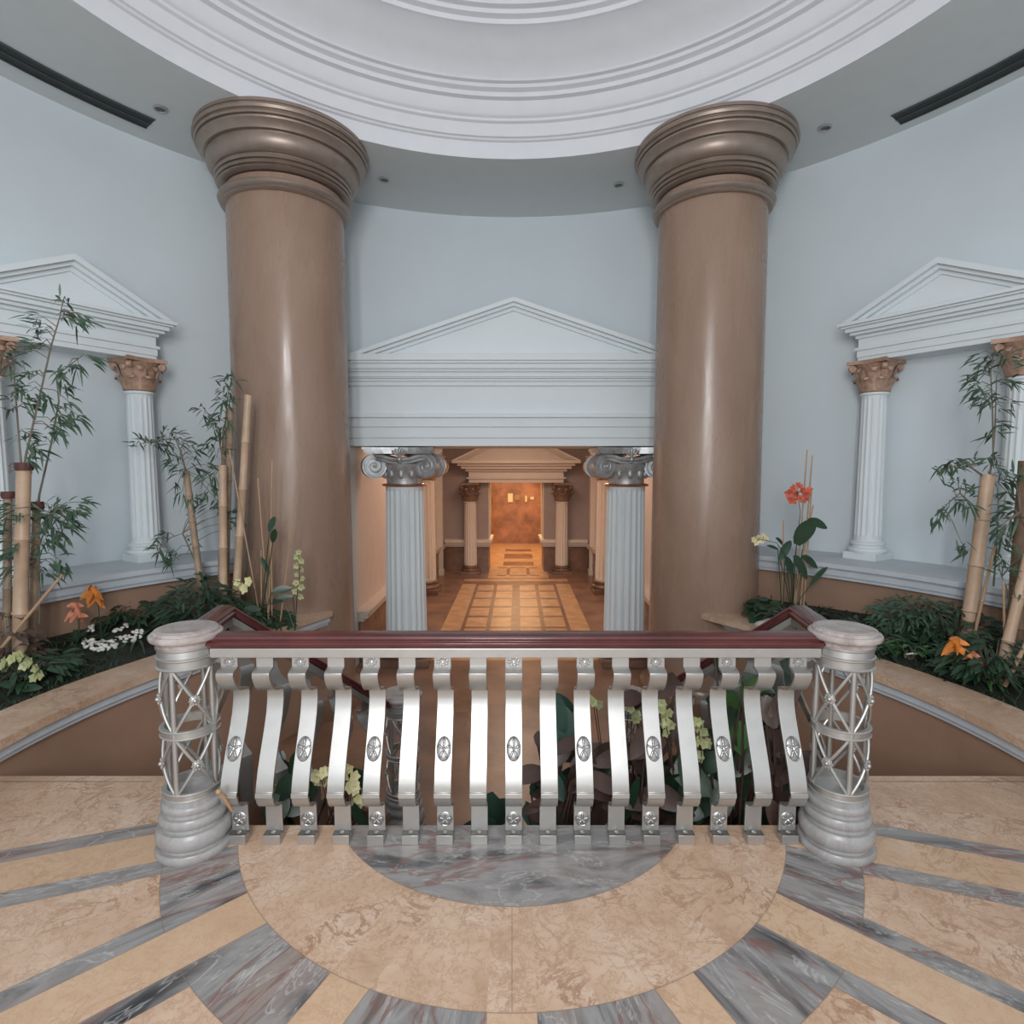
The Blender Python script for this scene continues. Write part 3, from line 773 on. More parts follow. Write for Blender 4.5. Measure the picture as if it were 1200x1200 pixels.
b = MB(); b.sweep([V((-1.315,-.0,0)), V((1.33,0,0))], HR); b.build('handrail', M['mahogany'], BC, bevel=.002)
b = MB(); b.box(-1.29,1.305,-.042,.042,.848,.889); b.build('rail_plate', M['silver'], BC, bevel=.003)
bal0 = baluster_mesh().build('baluster', M['silver'], BC, bevel=.0015)
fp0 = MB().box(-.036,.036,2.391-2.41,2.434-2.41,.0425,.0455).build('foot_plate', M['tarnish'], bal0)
bolt0 = MB().ball((0,-.0,.044), .011, 10, 5, (1,1,.6)).build('bolt', M['silver'], bal0)
bolt0.data.transform(Matrix.Translation((0,2.412-2.41,0)))
med0 = rosette_mesh(.031,.052); med0 = med0.build('medallion', M['silverdark'], bal0); med0.location = (0, 2.402-2.41, .432); med0.rotation_euler = (R(-26),0,0)
ros0 = rosette_mesh(.032,.032); ros0 = ros0.build('rosette', M['silverdark'], bal0); ros0.location = (0, 2.4295-2.41, .098)
squ0 = square_rosette().build('rosette_panel', M['silverdark'], bal0); squ0.location = (0, 2.390-2.41, .826)
SP = .1520
def put_baluster(x, fancy):
    o = bal0.copy(); COL.objects.link(o); o.parent = BC; o.location = (x,0,0)
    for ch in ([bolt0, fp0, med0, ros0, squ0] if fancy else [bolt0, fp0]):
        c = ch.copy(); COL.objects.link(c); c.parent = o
for i in range(1, 17): put_baluster((i-8)*SP, i % 2 == 0)
bal0.location = (-8*SP,0,0)

# newel posts
def newel(x, y, z, rods, label):
    t = thing('newel_post', label, 'newel post', (x,y,z), 0, 'openwork silver newel posts')
    d = V((x,y,0)); tw = -d.normalized(); rt = V((-tw.y, tw.x, 0))
    def on(ph, r, zz): return (tw*cos(ph)+rt*sin(ph))*r+V((0,0,zz))
    b = MB(); b.lathe([(.150,0),(.155,.010),(.155,.026),(.149,.036),(.132,.037),(.130,.050),(.140,.052),(.149,.066),(.151,.086),(.148,.106),(.138,.118),(.122,.120),(.119,.136),(.129,.138),(.136,.150),(.136,.166),(.129,.178),(.115,.180),(.112,.196),(.120,.198),(.125,.208),(.125,.222),(.119,.230),(.113,.232),(.113,.252)], 48); b.build('base', M['greym'], t)
    r = .108
    ringp = lambda z0, z1, e: [(r-.010,z0),(r+e,z0),(r+e+.004,z0+.004),(r+e,z0+.008),(r+e,z1-.008),(r+e+.004,z1-.004),(r+e,z1),(r-.010,z1)]
    def ring(z0, z1, e, name): MB().lathe(ringp(z0,z1,e)+[ringp(z0,z1,e)[0]], 48, cap=False).build(name, M['silver'], t)
    ring(.252,.288,.006,'lower_band'); ring(.520,.558,.006,'middle_band')
    b = MB(); b.lathe([(r-.012,.812),(r+.006,.812),(r+.012,.818),(r+.006,.824),(r+.006,.850),(r+.012,.856),(r+.012,.862),(r+.006,.866),(r+.004,.892),(r+.010,.898),(r+.010,.905),(r-.03,.905)], 48); b.build('collar', M['silver'], t)
    b = MB(); b.lathe([(.100,.903),(.113,.905),(.115,.924),(.128,.926),(.138,.932),(.143,.942),(.142,.951),(.136,.957),(.127,.958),(.127,.964),(.121,.971),(.112,.972),(.110,.975),(.05,.9765),(.001,.977)], 48); b.build('cap', M['capm'], t)
    for k in range(4):
        b = MB(); b.tube([on(rods+k*pi/2, r-.004, .28), on(rods+k*pi/2, r-.004, .82)], .0115, 10); b.build('post', M['silver'], t)
    for (z0, z1) in ((.285,.525),(.555,.815)):
        for k in range(4):
            a0, a1 = rods+k*pi/2+.06, rods+(k+1)*pi/2-.06
            b = MB()
            for s in (0, 1):
                pts = []
                for i in range(11):
                    u = i/10; a = a0+(a1-a0)*(u if s == 0 else 1-u); pts.append(on(a, r-.002, z0+(z1-z0)*u))
                b.tube(pts, .0068, 8)
            o = b.build('cross_brace', M['silver'], t)
            am = (a0+a1)/2; rot = Matrix(((rt*cos(am)-tw*sin(am)), V((0,0,1)), (tw*cos(am)+rt*sin(am)))).transposed()
            b = MB(); cc = on(am, r+.002, (z0+z1)/2)
            b.ball(cc, 1, 12, 5, (.021,.021,.008), rot)
            for q in range(10):
                aa = 2*pi*q/10; b.ball(cc+rot@V((.019*cos(aa), .019*sin(aa), .003)), .0055, 6, 4)
            b.ball(cc+rot@V((0,0,.008)), .0095, 8, 5)
            b.build('boss', M['silver'], o)
    return t
newel(-1.395, 2.40, 0, R(-35), 'silver lattice newel post at the left end of the front balustrade')
newel(1.425, 2.40, 0, R(-67), 'silver lattice newel post at the right end of the front balustrade')
newel(-.76, 3.82, LOW, R(-40), 'lower newel post at the foot of the left stairs, behind the balusters')
newel(.80, 3.82, LOW, R(-50), 'lower newel post at the foot of the right stairs, behind the balusters')

# railings along the inner side of the stairs
def stair_rail(side):
    nm = 'left' if side < 0 else 'right'; x = lambda v: side*v
    t = thing('stair_railing', 'mahogany and silver railing running down the '+nm+' stairs', 'railing', (x(1.47),2.9,0), 0, 'stair railings')
    org = V((x(1.47),2.9,0))
    top = [V((x(1.42),2.52,0)), V((x(1.475),2.90,0)), V((x(.85),3.70,-.83))]
    hr = [(a, z-.0) for a, z in HR]
    b = MB(); b.sweep(top, hr); b.build('handrail', M['mahogany'], t, org)
    b = MB(); b.sweep([p+V((0,0,0)) for p in top], [(-.035,.85),(-.035,.887),(.035,.887),(.035,.85)]); b.build('rail_plate', M['silver'], t, org)
    sb0 = []
    def stair_baluster():
        if not sb0: sb0.append(baluster_mesh(foot=False).build('baluster', M['silver'], t)); return sb0[0]
        o = sb0[0].copy(); COL.objects.link(o); o.parent = t; return o
    def drop(p, fancy):
        q = top[2]-top[1]; nx, ny = (-q.y, q.x) if side < 0 else (q.y, -q.x)
        o = stair_baluster(); o.location = p-org
        o.rotation_euler = (0,0,atan2(nx, -ny))
        if fancy:
            for ch in (squ0,): c = ch.copy(); COL.objects.link(c); c.parent = o
    d = top[2]-top[1]
    for k in range(5):
        u = .06+k*.2; p = top[1]+d*u; drop(p, k % 2 == 0)
    o = bal0.copy(); COL.objects.link(o); o.parent = t; o.location = V((x(1.45),2.70,0))-org; o.rotation_euler = (0,0,side*pi/2)
    for ch in (ros0, squ0): c = ch.copy(); COL.objects.link(c); c.parent = o
stair_rail(-1); stair_rail(1)

# cane twist lying against the left post's foot
b = MB(); p0, p1 = at(256,928,2.30), at(272,950,2.36)
b.tube([p0, p0.lerp(p1,.35)+V((.004,0,.002)), p1], [.008,.009,.006], 8); b.ball(p0, .012, 8, 5)
tag(b.build('cane_twist', M['stick'], None, p1), 'short tan twist of cane tied to the foot of the left newel', 'cane')

# ------------------------------------------------------------------ ceiling fittings, plaques
def vent(a0, a1, r0, r1, label):
    t = thing('air_vent', label, 'vent', (CX+r0*cos(R(a0)), CY+r0*sin(R(a0)), CEIL), 0, 'slot diffusers in the ceiling ring'); org = t.location.copy()
    b = MB(); b.lathe([(r0,CEIL-.004),(r1,CEIL-.004)], 24, (CX,CY), R(min(a0,a1)), R(max(a0,a1)), False); b.build('slot', M['black'], t, org)
    b = MB()
    for rr in (r0-.012, (r0+r1)/2-.004, r1): b.lathe([(rr,CEIL-.002),(rr,CEIL-.012),(rr+.010,CEIL-.012),(rr+.010,CEIL-.002)], 24, (CX,CY), R(min(a0,a1)), R(max(a0,a1)), False)
    b.build('blade', plain('vent_metal', (.07,.08,.08), .5, .3), t, org)
vent(141.8, 178, 4.19, 4.385, 'long dark slot diffuser in the ceiling at the left')
vent(36.2, 2, 4.285, 4.485, 'long dark slot diffuser in the ceiling at the right')
for (x, y, lab) in ((-3.141,5.361,'small recessed downlight left of the left giant column'), (-1.424,6.614,'small recessed downlight just right of the left giant column'),
                    (1.208,6.729,'small recessed downlight just left of the right giant column'), (2.952,5.643,'small recessed downlight right of the right giant column')):
    t = thing('downlight', lab, 'ceiling light', (x,y,CEIL), 0, 'recessed downlights')
    b = MB(); b.lathe([(.045,-.001),(.058,-.004),(.06,-.010),(.045,-.014),(.040,-.006)], 24, cap=False); b.build('rim', M['lampglass'], t)
    b = MB(); b.lathe([(.042,-.005),(.02,-.003),(.001,-.002)], 16, cap=False); b.build('reflector', M['vent'], t)
for (x0, x1, z0, z1, m, lab) in ((-.141,.028,.519,.802,'paper','largest pale notice on the far marble wall, leftmost of four'), (.105,.235,.60,.75,'frame','small tan notice on the far wall, second from the left'),
                              (.424,.509,.519,.746,'paper','narrow upright notice on the far wall, third from the left'), (.60,.735,.604,.72,'paper','small pale notice on the far wall, rightmost of four')):
    t = thing('wall_notice', lab, 'notice', ((x0+x1)/2, 18.94, z0), 0, 'notices on the far wall'); w, h = (x1-x0)/2*1.15, (z1-z0)*1.12
    b = MB(); b.box(-w,w,-.015,.0,0,h); b.build('backing', M['frame'], t); b = MB(); b.box(-w+.02,w-.02,-.02,-.014,.02,h-.02); b.build('sheet', M[m], t)

# ------------------------------------------------------------------ planting
RND = random.Random(5)
def soil_z(p):
    r = hypot(p.x-CX, p.y-CY); return .19+.12*max(0, min(1, (r-3.0)/.95))
def culm(b, p0, p1, r0, r1, nodes=5, bend=0.0):
    p0, p1 = V(p0), V(p1); pts = []; rs = []
    for k in range(nodes):
        for (u, f) in ((0,1.0),(.02,1.17),(.05,1.0),(.5,.95)):
            t = (k+u)/nodes; pts.append(p0.lerp(p1, t)+V((bend*sin(pi*t),0,0))); rs.append((r0+(r1-r0)*t)*f)
    pts.append(p1); rs.append(r1)
    return b.tube(pts, rs, 12)
def nearest(p, lines):
    best = None
    for ln in lines:
        for i in range(len(ln)-1):
            a, d = ln[i], ln[i+1]-ln[i]
            t = max(0, min(1, (p-a).dot(d)/max(1e-9, d.length_squared))); q = a+d*t
            if best is None or (q-p).length < (best-p).length: best = q
    return best
def tuft(bl, p, d, n=6, L=.10, W=.018, spread=.9):
    for _ in range(n):
        v = V((d.x+RND.uniform(-spread,spread), d.y+RND.uniform(-spread,spread), d.z+RND.uniform(-.75,.45)))
        q = p+V((RND.uniform(-.03,.03), RND.uniform(-.03,.03), RND.uniform(-.03,.03)))
        bl.leaf(q, v, L*RND.uniform(.7,1.25), W*RND.uniform(.8,1.2), RND.uniform(.1,.5), (RND.uniform(-.5,.5),-.7,.7), .15, 4)
def bamboo(name, label, Y, culms, stems, clusters, L=.10, mats=None, group='bamboo clumps', binding=(), n=7, W=.018):
    """culms: ((px,py) foot, (px,py) head, radius, material, nodes); stems and leaf clusters as points of the plant at depth Y"""
    foot = at(*culms[0][0], Y); root = thing(name, label, 'bamboo', (foot.x, foot.y, soil_z(foot)), 0, group); org = root.location.copy()
    lines = []
    for (a, c, r, m, nd, dy) in culms:
        p0, p1 = at(*a, Y+dy), at(*c, Y+dy); p0.z = min(p0.z, soil_z(p0)-.03) if a[1] > 660 else p0.z
        b = MB(); culm(b, p0, p1, r, r*.93, nd); o = b.build('culm', M[m], root, org); lines.append([p0, p1])
    for (a, r, h, dy) in binding:
        p = at(*a, Y+dy); b = MB(); b.tube([p-V((0,0,h)), p-V((0,0,h*.5)), p], [r*1.02, r*1.16, r*1.08], 14)
        for _ in range(10):
            an = RND.random()*6.28; q = p+V((cos(an)*r*1.05, sin(an)*r*1.05, -RND.uniform(0,h)))
            b.tube([q, q+V((cos(an)*.02, sin(an)*.02, RND.uniform(-.01,.02))), q+V((cos(an)*.03, sin(an)*.03, -.025))], .0018, 4)
        b.build('binding', M['cut'], root, org)
    sb = []; slines = []
    for st in stems:
        b = MB(); pts = [at(x, y, Y+dy) for (x, y, dy) in st]; slines.append(pts); sb.append(b)
        b.tube(pts, [.008-.005*i/(len(pts)-1) for i in range(len(pts))], 6)
    bl = MB()
    for (x, y) in clusters:
        p = at(x, y, Y+RND.uniform(-.14,.14)); cand = [nearest(p, [ln]) for ln in slines]
        k = min(range(len(cand)), key=lambda i: (cand[i]-p).length); q = cand[k]; d = (p-q)
        if d.length > .02:
            mid = q.lerp(p,.5)+V((0,0,.03)); sb[k].tube([q, mid, p], [.0035,.0028,.002], 5)
        tuft(bl, p, d.normalized() if d.length > .02 else V((0,0,0)), n, L, W)
    for b in sb: b.build('stem', M['stem'], root, org)
    bl.build('foliage', (mats or M['leaf']), root, org)
    return root
bamboo('bamboo', 'tall bamboo with thick cut culms at the left picture edge', 3.9,
    [((22,805),(28,545),.046,'culm',3,0), ((8,800),(9,578),.028,'culmd',4,.14), ((36,760),(43,592),.028,'culmd',3,.16)],
    [[(25,545,0),(24,536,0),(20,485,0),(16,432,.03),(15,420,.05)], [(29,545,0),(30,535,0),(47,462,0),(60,405,-.03),(70,372,-.03),(74,352,-.03)], [(45,592,.16),(46,580,.15),(60,520,.1),(69,470,.1),(66,440,.1),(92,420,.05)], [(46,730,.1),(46,640,.1),(60,600,.1)]],
    [(38,372),(42,380),(48,388),(52,385),(78,353),(80,369),(86,370),(97,372),(88,380),(20,420),(26,412),(35,408),(42,404),(50,402),(8,425),(12,418),(28,438),(42,436),(33,450),(36,458),(12,465),(18,455),(25,470),(48,462),(55,470),(15,480),(34,478),(44,470),
     (70,438),(78,432),(86,428),(92,430),(105,421),(72,446),(75,456),(80,470),(78,484),(72,492),(92,487),(82,496),(70,500),(60,502),(66,508),(22,512),(30,508),(40,522),(52,518),(45,530),(36,536),
     (62,592),(70,600),(80,604),(85,598),(96,588),(55,604),(60,615),(66,622),(72,628),(75,616),(50,618),(56,630),(47,640),(68,636),(62,662),(70,656),(74,664),(3,592),(6,604),(2,616),(10,622),(4,634),(12,640),(58,606),(78,608),(90,600),(66,606),(16,596),(22,606),(30,600),(8,648),(18,652),(26,640),(34,650),(14,664),(40,660),(52,672),(6,676),(84,612),(76,592),(62,624),(50,604)],
    .095, binding=[((28,542),.047,.055,0),((9,576),.036,.05,.14),((43,588),.038,.06,.16)])
bamboo('bamboo', 'clump of bamboo canes leaning beside the left giant column', 5.15,
    [((262,695),(270,478),.030,'culmd',6,.05), ((272,668),(291,463),.036,'culm',5,-.05), ((260,692),(261,545),.036,'culm',4,-.1), ((238,665),(218,552),.032,'culmd',6,0), ((256,690),(264,500),.028,'culmd',6,.1)],
    [[(218,552,0),(212,530,0),(206,515,0),(190,515,0),(165,520,0)], [(262,545,-.1),(256,510,0),(252,495,0),(240,480,0)], [(264,500,0),(266,470,0),(272,440,0)], [(232,665,0),(214,625,0),(200,630,0),(184,645,0)]],
    [(233,477),(240,485),(246,490),(271,437),(266,444),(275,448),(261,455),(268,462),(257,469),(264,474),(272,470),(254,494),(261,504),(250,502),(265,492),(258,484),(206,512),(214,516),(220,520),(211,533),(217,528),(225,539),(230,530),(242,519),(250,524),(256,515),(262,528),(254,536),(206,547),(200,540),(214,552),(231,550),(238,556),(245,545),(250,556),(208,568),(214,576),(218,586),(226,580),(240,577),(234,590),(248,570),(256,588),(248,596),(265,612),(258,604),(276,617),(230,600),(222,605),(270,600),
     (160,521),(168,516),(176,518),(184,520),(190,514),(197,520),(204,505),(198,528),(192,508),(180,640),(186,634),(193,628),(206,646),(198,650),(193,656),(188,646),(202,657),(222,630),(226,640)],
    .105)
bamboo('bamboo', 'bamboo with one pale thick culm in the right planter', 4.2,
    [((1134,708),(1158,556),.050,'culm',4,0)],
    [[(1160,556,0),(1164,530,0),(1163,480,0),(1161,437,0),(1164,415,0)], [(1164,525,.02),(1166,500,.02),(1168,440,.03)], [(1164,690,.1),(1168,640,.1),(1170,590,.1)], [(1148,600,0),(1125,578,0),(1105,595,0)], [(1155,560,0),(1130,542,0),(1105,552,0)]],
    [(1145,416),(1151,430),(1158,432),(1164,426),(1169,416),(1160,420),(1176,418),(1181,416),(1185,430),(1140,443),(1148,440),(1173,449),(1185,447),(1140,453),(1151,458),(1155,467),(1149,470),(1163,468),(1158,462),(1188,470),(1175,477),(1170,495),(1172,504),(1160,509),
     (1100,552),(1108,546),(1113,543),(1120,548),(1127,540),(1134,545),(1140,540),(1150,542),(1160,537),(1168,540),(1172,548),(1113,570),(1120,566),(1127,570),(1133,578),(1112,593),(1104,600),(1097,610),(1120,588),(1128,592),(1136,590),(1167,567),(1176,562),(1180,560),(1167,585),(1174,592),(1183,580),(1178,604),(1168,610),(1127,637),(1133,645),(1170,650),(1178,640),(1186,630),(1164,626)],
    .098)
bamboo('bamboo', 'brown weathered trunk with sparse leaves at the right picture edge', 3.85,
    [((1186,800),(1205,540),.058,'trunk',4,.1), ((1170,790),(1206,650),.034,'culm',3,-.12)],
    [[(1185,720,0),(1180,690,0),(1174,676,0)], [(1196,600,0),(1180,610,-.1),(1172,620,-.1)]],
    [(1188,556),(1194,566),(1184,600),(1190,612),(1196,618),(1180,618),(1174,628),(1188,640),(1196,655),(1176,660),(1186,672),(1168,668),(1192,690)],
    .10)

def plant(name, label, cat, Y, foot, group=None):
    p = at(foot[0], foot[1], Y); z = LOW if group == 'plants below the balustrade' else soil_z(p)
    r = thing(name, label, cat, (p.x, p.y, z), 0, group); r['_'] = 0; del r['_']
    return r, r.location.copy()
def shoot(b, pts, r=.004): b.tube(pts, [r*(1-.5*i/max(1,len(pts)-1)) for i in range(len(pts))], 6)
def broad(bl, p, d, L, W, nrm=None, shape='heart', droop=.25):
    bl.leaf(p, d, L, W, droop, nrm or (RND.uniform(-.3,.3), -.8, .6), .18, 6, shape)
def strap_clump(name, label, Y, foot, n, L, W, mat, spread=1.0, up=.8, cat='plant', group=None):
    r, o = plant(name, label, cat, Y, foot, group); b = MB()
    for i in range(n):
        a = RND.random()*6.28; q = o+V((cos(a)*.03, sin(a)*.03, 0))
        b.leaf(q, (cos(a)*spread, sin(a)*spread, up*RND.uniform(.6,1.3)), L*RND.uniform(.7,1.15), W, RND.uniform(.3,.8), (-cos(a)*.6,-sin(a)*.6,1), .2, 6)
    b.build('leaves', M[mat], r, o); return r, o
def bush(name, label, Y, foot, n, rad, h, L, W, mat, shape='oval', group=None, cat='plant'):
    r, o = plant(name, label, cat, Y, foot, group); bs = MB(); bl = MB()
    for i in range(n):
        a = RND.random()*6.28; rr = rad*sqrt(RND.random()); zz = h*RND.uniform(.25,1)
        p = o+V((cos(a)*rr, sin(a)*rr, zz*(1-.45*rr/rad)))
        if i % 3 == 0: shoot(bs, [o+V((cos(a)*.02,sin(a)*.02,0)), o.lerp(p,.6)+V((0,0,.04)), p], .004)
        bl.leaf(p, (cos(a)+RND.uniform(-.5,.5), sin(a)+RND.uniform(-.7,.3), RND.uniform(-.3,.6)), L*RND.uniform(.7,1.2), W*RND.uniform(.8,1.2), .35, (0,-.5,.8), .15, 4, shape)
    bs.build('stems', M['stem'], r, o); bl.build('leaves', M[mat], r, o); return r, o
# --- left planter
bush('fern', 'dark ferny mound below the left bamboo canes', 4.95, (235,712), 420, .28, .52, .12, .026, 'leafd')
bush('fern', 'dark low shrub behind the white pebbles', 4.95, (150,728), 200, .26, .20, .10, .026, 'leafd')
bush('fern', 'dark bushy plant at the foot of the left-edge bamboo', 3.75, (30,800), 220, .26, .20, .10, .028, 'leafd')
bush('shrub', 'dusky leafy shrub between the left-edge bamboo culms', 3.85, (10,780), 70, .16, .45, .10, .03, 'leafr')
strap_clump('grass_clump', 'arching strap-leaved clump behind the white pebbles', 4.55, (160,732), 26, .36, .022, 'leafd', 1.0, .7)
strap_clump('grass_clump', 'low grass clump left of the orange flower', 4.4, (88,738), 22, .22, .02, 'moss', .8, .9)
def trumpet(name, label, Y, foot, head, mat, L=.07):
    r, o = plant(name, label, 'flower', Y, foot); h = at(*head, Y); b = MB()
    shoot(b, [o, o.lerp(h,.6)+V((.02,0,.02)), h], .005); b.build('stem', M['leafd'], r, o)
    b = MB()
    for k in range(11):
        a = RND.random()*6.28; q = h-V((-.03*k/10, 0, .010*k))
        b.leaf(q, (cos(a)*.8+.1, sin(a)*.7-.35, RND.uniform(-.5,.7)), L*RND.uniform(.7,1.2), L*.5, .5, (-cos(a)*.4,-1,.4), .25, 4, 'oval')
    b.tube([h+V((.035,0,-.11)), h+V((.02,0,-.05)), h], [L*.12, L*.28, L*.34], 10); b.build('bloom', M[mat], r, o)
    b = MB()
    for k in range(7):
        a = RND.random()*6.28; b.leaf(o, (cos(a), sin(a), .9), .16, .035, .5, (-cos(a),-sin(a),1), .2, 4)
    b.build('leaves', M['leafd'], r, o)
trumpet('trumpet_flower', 'orange trumpet flower in front of the left ledge', 4.5, (118,728), (108,688), 'orange', .085)
trumpet('trumpet_flower', 'peach drooping flower left of the orange one', 4.4, (92,735), (87,708), 'peach', .085)
trumpet('trumpet_flower', 'orange flower low in the right planter', 3.75, (1120,772), (1118,748), 'orange', .085)
trumpet('trumpet_flower', 'dull orange flower right of the bright orange one', 3.72, (1140,778), (1138,762), 'peach', .06)
# white pebbles: a ring and a few above it
pts = []
for i in range(84):
    u = RND.random(); px = 97+u*70; py = 757-22*max(0,(u-.35))**1.1+RND.uniform(-6,6)-6*(u-.5)**2; pts.append((px, py))
for i in range(10): pts.append((RND.uniform(98,110), RND.uniform(732,742)))
for i in range(12): u = RND.random(); pts.append((132+u*18, 741-u*8+RND.uniform(-2,2)))
base = MB().ball((0,0,0), .016, 8, 6, (1.15,.9,.7)); base.sm = [True]*len(base.f)
pb0 = None
for i, (x, y) in enumerate(pts):
    a, c = (x-600)/F_PX, (600-y)/F_PX
    d = V((a, cos(PITCH)+c*sin(PITCH), -sin(PITCH)+c*cos(PITCH))); zz = .28
    for _ in range(6): p = d*((zz-EYE)/d.z)+V((0,0,EYE)); zz = soil_z(p)+.035
    if pb0 is None: o = pb0 = base.build('pebble', M['pebble'])
    else: o = pb0.copy(); COL.objects.link(o)
    p.z += RND.uniform(-.004,.012); o.location = p; o.rotation_euler = (RND.random()*.6, RND.random()*.6, RND.random()*6.28); k = RND.uniform(.7,1.25); o.scale = (k,k,k)
    tag(o, 'small white pebble in the ring of pebbles in the left planter', 'pebble', 'white pebbles in the left planter')
b = MB(); b.lathe([(.01,.075),(.10,.06),(.17,.025),(.20,-.02)], 24); o = b.build('pebble_mound', M['soil'])
q = pb0.location+V((.02,.12,0)); o.location = (q.x, q.y, soil_z(q)-.03); tag(o, 'dark earth mound ringed by white pebbles', 'soil', None, 'stuff')
def stake(label, Y, a, c, r=.007, dy=0.0, zfoot=True, name='plant_stake'):
    p0, p1 = at(*a, Y), at(*c, Y+dy)
    if zfoot: p0.z = min(p0.z, soil_z(p0)+.02)
    b = MB(); b.tube([p0, p0.lerp(p1,.33)+V((.002,0,0)), p0.lerp(p1,.66), p1], [r, r*.95, r*.92, r*.85], 8)
    for u in (.25,.5,.75): b.ball(p0.lerp(p1,u), r*1.15, 8, 4)
    return tag(b.build(name, M['stick'], None, p0), label, 'stake', 'cane stakes')
stake('pale cane stick leaning across the left-edge bamboo', 3.7, (-12,775), (76,670), .011, .25, False)
for lab, a, c in (('longest cane stake, leaning left beside the left giant column', (305,690), (269,527)), ('thin cane stake left of the tallest upright one', (314,690), (302,560)),
                  ('tallest upright cane stake in front of the left giant column', (313,692), (319,540)), ('cane stake leaning right in front of the left giant column', (326,690), (348,563)),
                  ('short cane stake low beside the yellow orchid', (305,695), (306,645)), ('short cane stake low between the taller ones', (317,690), (318,632))):
    stake(lab, 5.05, a, c, .0065)
def orchid(name, label, Y, foot, spikes, leaves, mat, rflower=.035, lmat='leafd', group=None):
    """spikes: ([stem points], [flower points])"""
    r, o = plant(name, label, 'orchid', Y, foot, group); bs = MB(); bl = MB(); FL = []
    for stem, fl in spikes:
        P = [o.copy()]+[at(x, y, Y-.02) for x, y in stem]; shoot(bs, P, .0045)
        for (x, y) in fl:
            p = at(x, y, Y+RND.uniform(-.05,.03)); q = nearest(p, [P]); bs.tube([q, q.lerp(p,.5)+V((0,0,.005)), p], .0018, 5)
            FL.append(MB().flower(p, (RND.uniform(-.5,.5), -1, RND.uniform(-.1,.5)), rflower*RND.uniform(.85,1.15)))
    for (x, y, dx, dz, L, W_) in leaves:
        p = at(x, y, Y+RND.uniform(-.05,.05)); q = p-V((dx,0,dz)).normalized()*L*.5
        bs.tube([o, o.lerp(q,.5)+V((0,.01,.03)), q], .004, 5)
        broad(bl, q, V((dx, RND.uniform(-.3,.3), dz)), L, W_, (RND.uniform(-.3,.3),-1,.35), 'oval', .2)
    bs.build('stem', M['leafd'], r, o); bl.build('leaves', M[lmat], r, o)
    for fb in FL: fb.build('flower', M[mat], r, o)
    return r
orchid('orchid', 'orchid with a few lime-yellow flowers beside the short stakes', 5.0, (302,705), [([(298,690),(285,682),(270,680)], [(283,686),(292,681),(287,690),(279,683)])],
       [(310,660,-.3,.9,.20,.05),(318,612,.2,.9,.17,.07),(322,625,.2,.8,.16,.06),(330,690,.8,.3,.18,.07),(295,712,-.8,.2,.16,.06)], 'ivory', .045)
orchid('orchid', 'orchid with a dense column of pale green blooms against the left giant column', 5.0, (345,712), [([(348,700),(351,670),(350,648)], [(348,652),(353,657),(347,663),(354,667),(348,673),(355,678),(347,683),(353,688),(346,693),(352,699),(350,647)])],
       [(334,698,-.9,.1,.14,.05),(322,704,-.9,.0,.14,.05)], 'lime', .032)
orchid('orchid', 'yellow-green orchid spray at the foot of the left-edge bamboo', 3.55, (25,815), [([(18,785),(30,768),(46,786)], [(6,776),(14,772),(22,768),(30,772),(36,777),(42,783),(47,790),(40,794),(28,780),(5,780)])], [(10,800,-.6,.3,.14,.05),(35,805,.7,.2,.14,.05)], 'lime', .036)
bush('shrub', 'dark broad-leaved plant at the foot of the cane stakes', 5.1, (315,705), 120, .16, .20, .09, .035, 'leafd')
bush('shrub', 'dark spreading plant between the bamboo canes and the stakes', 5.0, (272,708), 240, .24, .30, .11, .032, 'leafd')
# --- right planter
orchid('orchid', 'tall staked orchid with coral red flowers by the right giant column', 5.3, (930,700), [([(932,650),(938,600),(934,577)], [(925,578),(930,572),(936,569),(940,575),(932,580),(945,580),(938,584),(928,586),(948,574),(942,585)])],
       [(941,618,.3,.9,.34,.15),(959,612,.95,-.15,.20,.09),(922,642,.4,.8,.26,.08),(912,632,-.6,.7,.16,.035),(938,662,.5,-.7,.22,.09),(950,657,.8,-.4,.18,.08),(925,660,-.2,.9,.22,.08),(962,672,.6,.7,.30,.05)], 'coral', .045)
orchid('orchid', 'orchid spray with small ivory flowers overlapping the right giant column', 5.25, (918,702), [([(920,650),(910,636),(890,632)], [(883,632),(888,629),(893,634),(898,631),(886,636),(894,628)])], [(905,640,-.7,.4,.12,.03)], 'cream', .03)
for lab, a, c in (('taller left cane stake of the staked coral orchid', (932,700), (946,527)), ('right-hand cane stake of the staked coral orchid', (938,700), (952,534)), ('short cane stake left of the coral orchid', (918,695), (918,610)),
                  ('cane stake reaching the coral flowers from the right', (942,700), (951,575)), ('shortest cane stake under the big orchid leaf', (928,700), (953,592))):
    stake(lab, 5.3, a, c, .0075)
strap_clump('grass_clump', 'spiky strap-leaved clump under the coral orchid', 5.2, (950,712), 34, .34, .026, 'leafd', .8, 1.0)
bush('shrub', 'dark mossy mound around the coral orchid foot', 5.1, (925,715), 240, .26, .20, .08, .02, 'leafd')
bush('shrub', 'round dark leaves beside the right giant column', 5.3, (897,702), 26, .12, .20, .14, .10, 'leafd', 'heart')
b = MB(); b.ball((0,0,0), .12, 18, 12, (1.2,.9,.6))
for i, vv in enumerate(b.v): k = 1+.08*sin(vv[0]*40+vv[1]*23)+.05*sin(vv[2]*60); b.v[i] = (vv[0]*k, vv[1]*k, vv[2]*k)
o = b.build('stone', M['stone']); q = at(906,714,5.0); o.location = (q.x, q.y, .24); tag(o, 'grey-white rounded stone on the right planter corner', 'stone')
bush('shrub', 'mid green leafy shrub in the middle of the right planter', 4.55, (1075,735), 420, .32, .40, .10, .022, 'leaf')
bush('shrub', 'dark shrub between the green shrub and the pale bamboo', 4.3, (1120,735), 330, .30, .38, .10, .024, 'leafd')
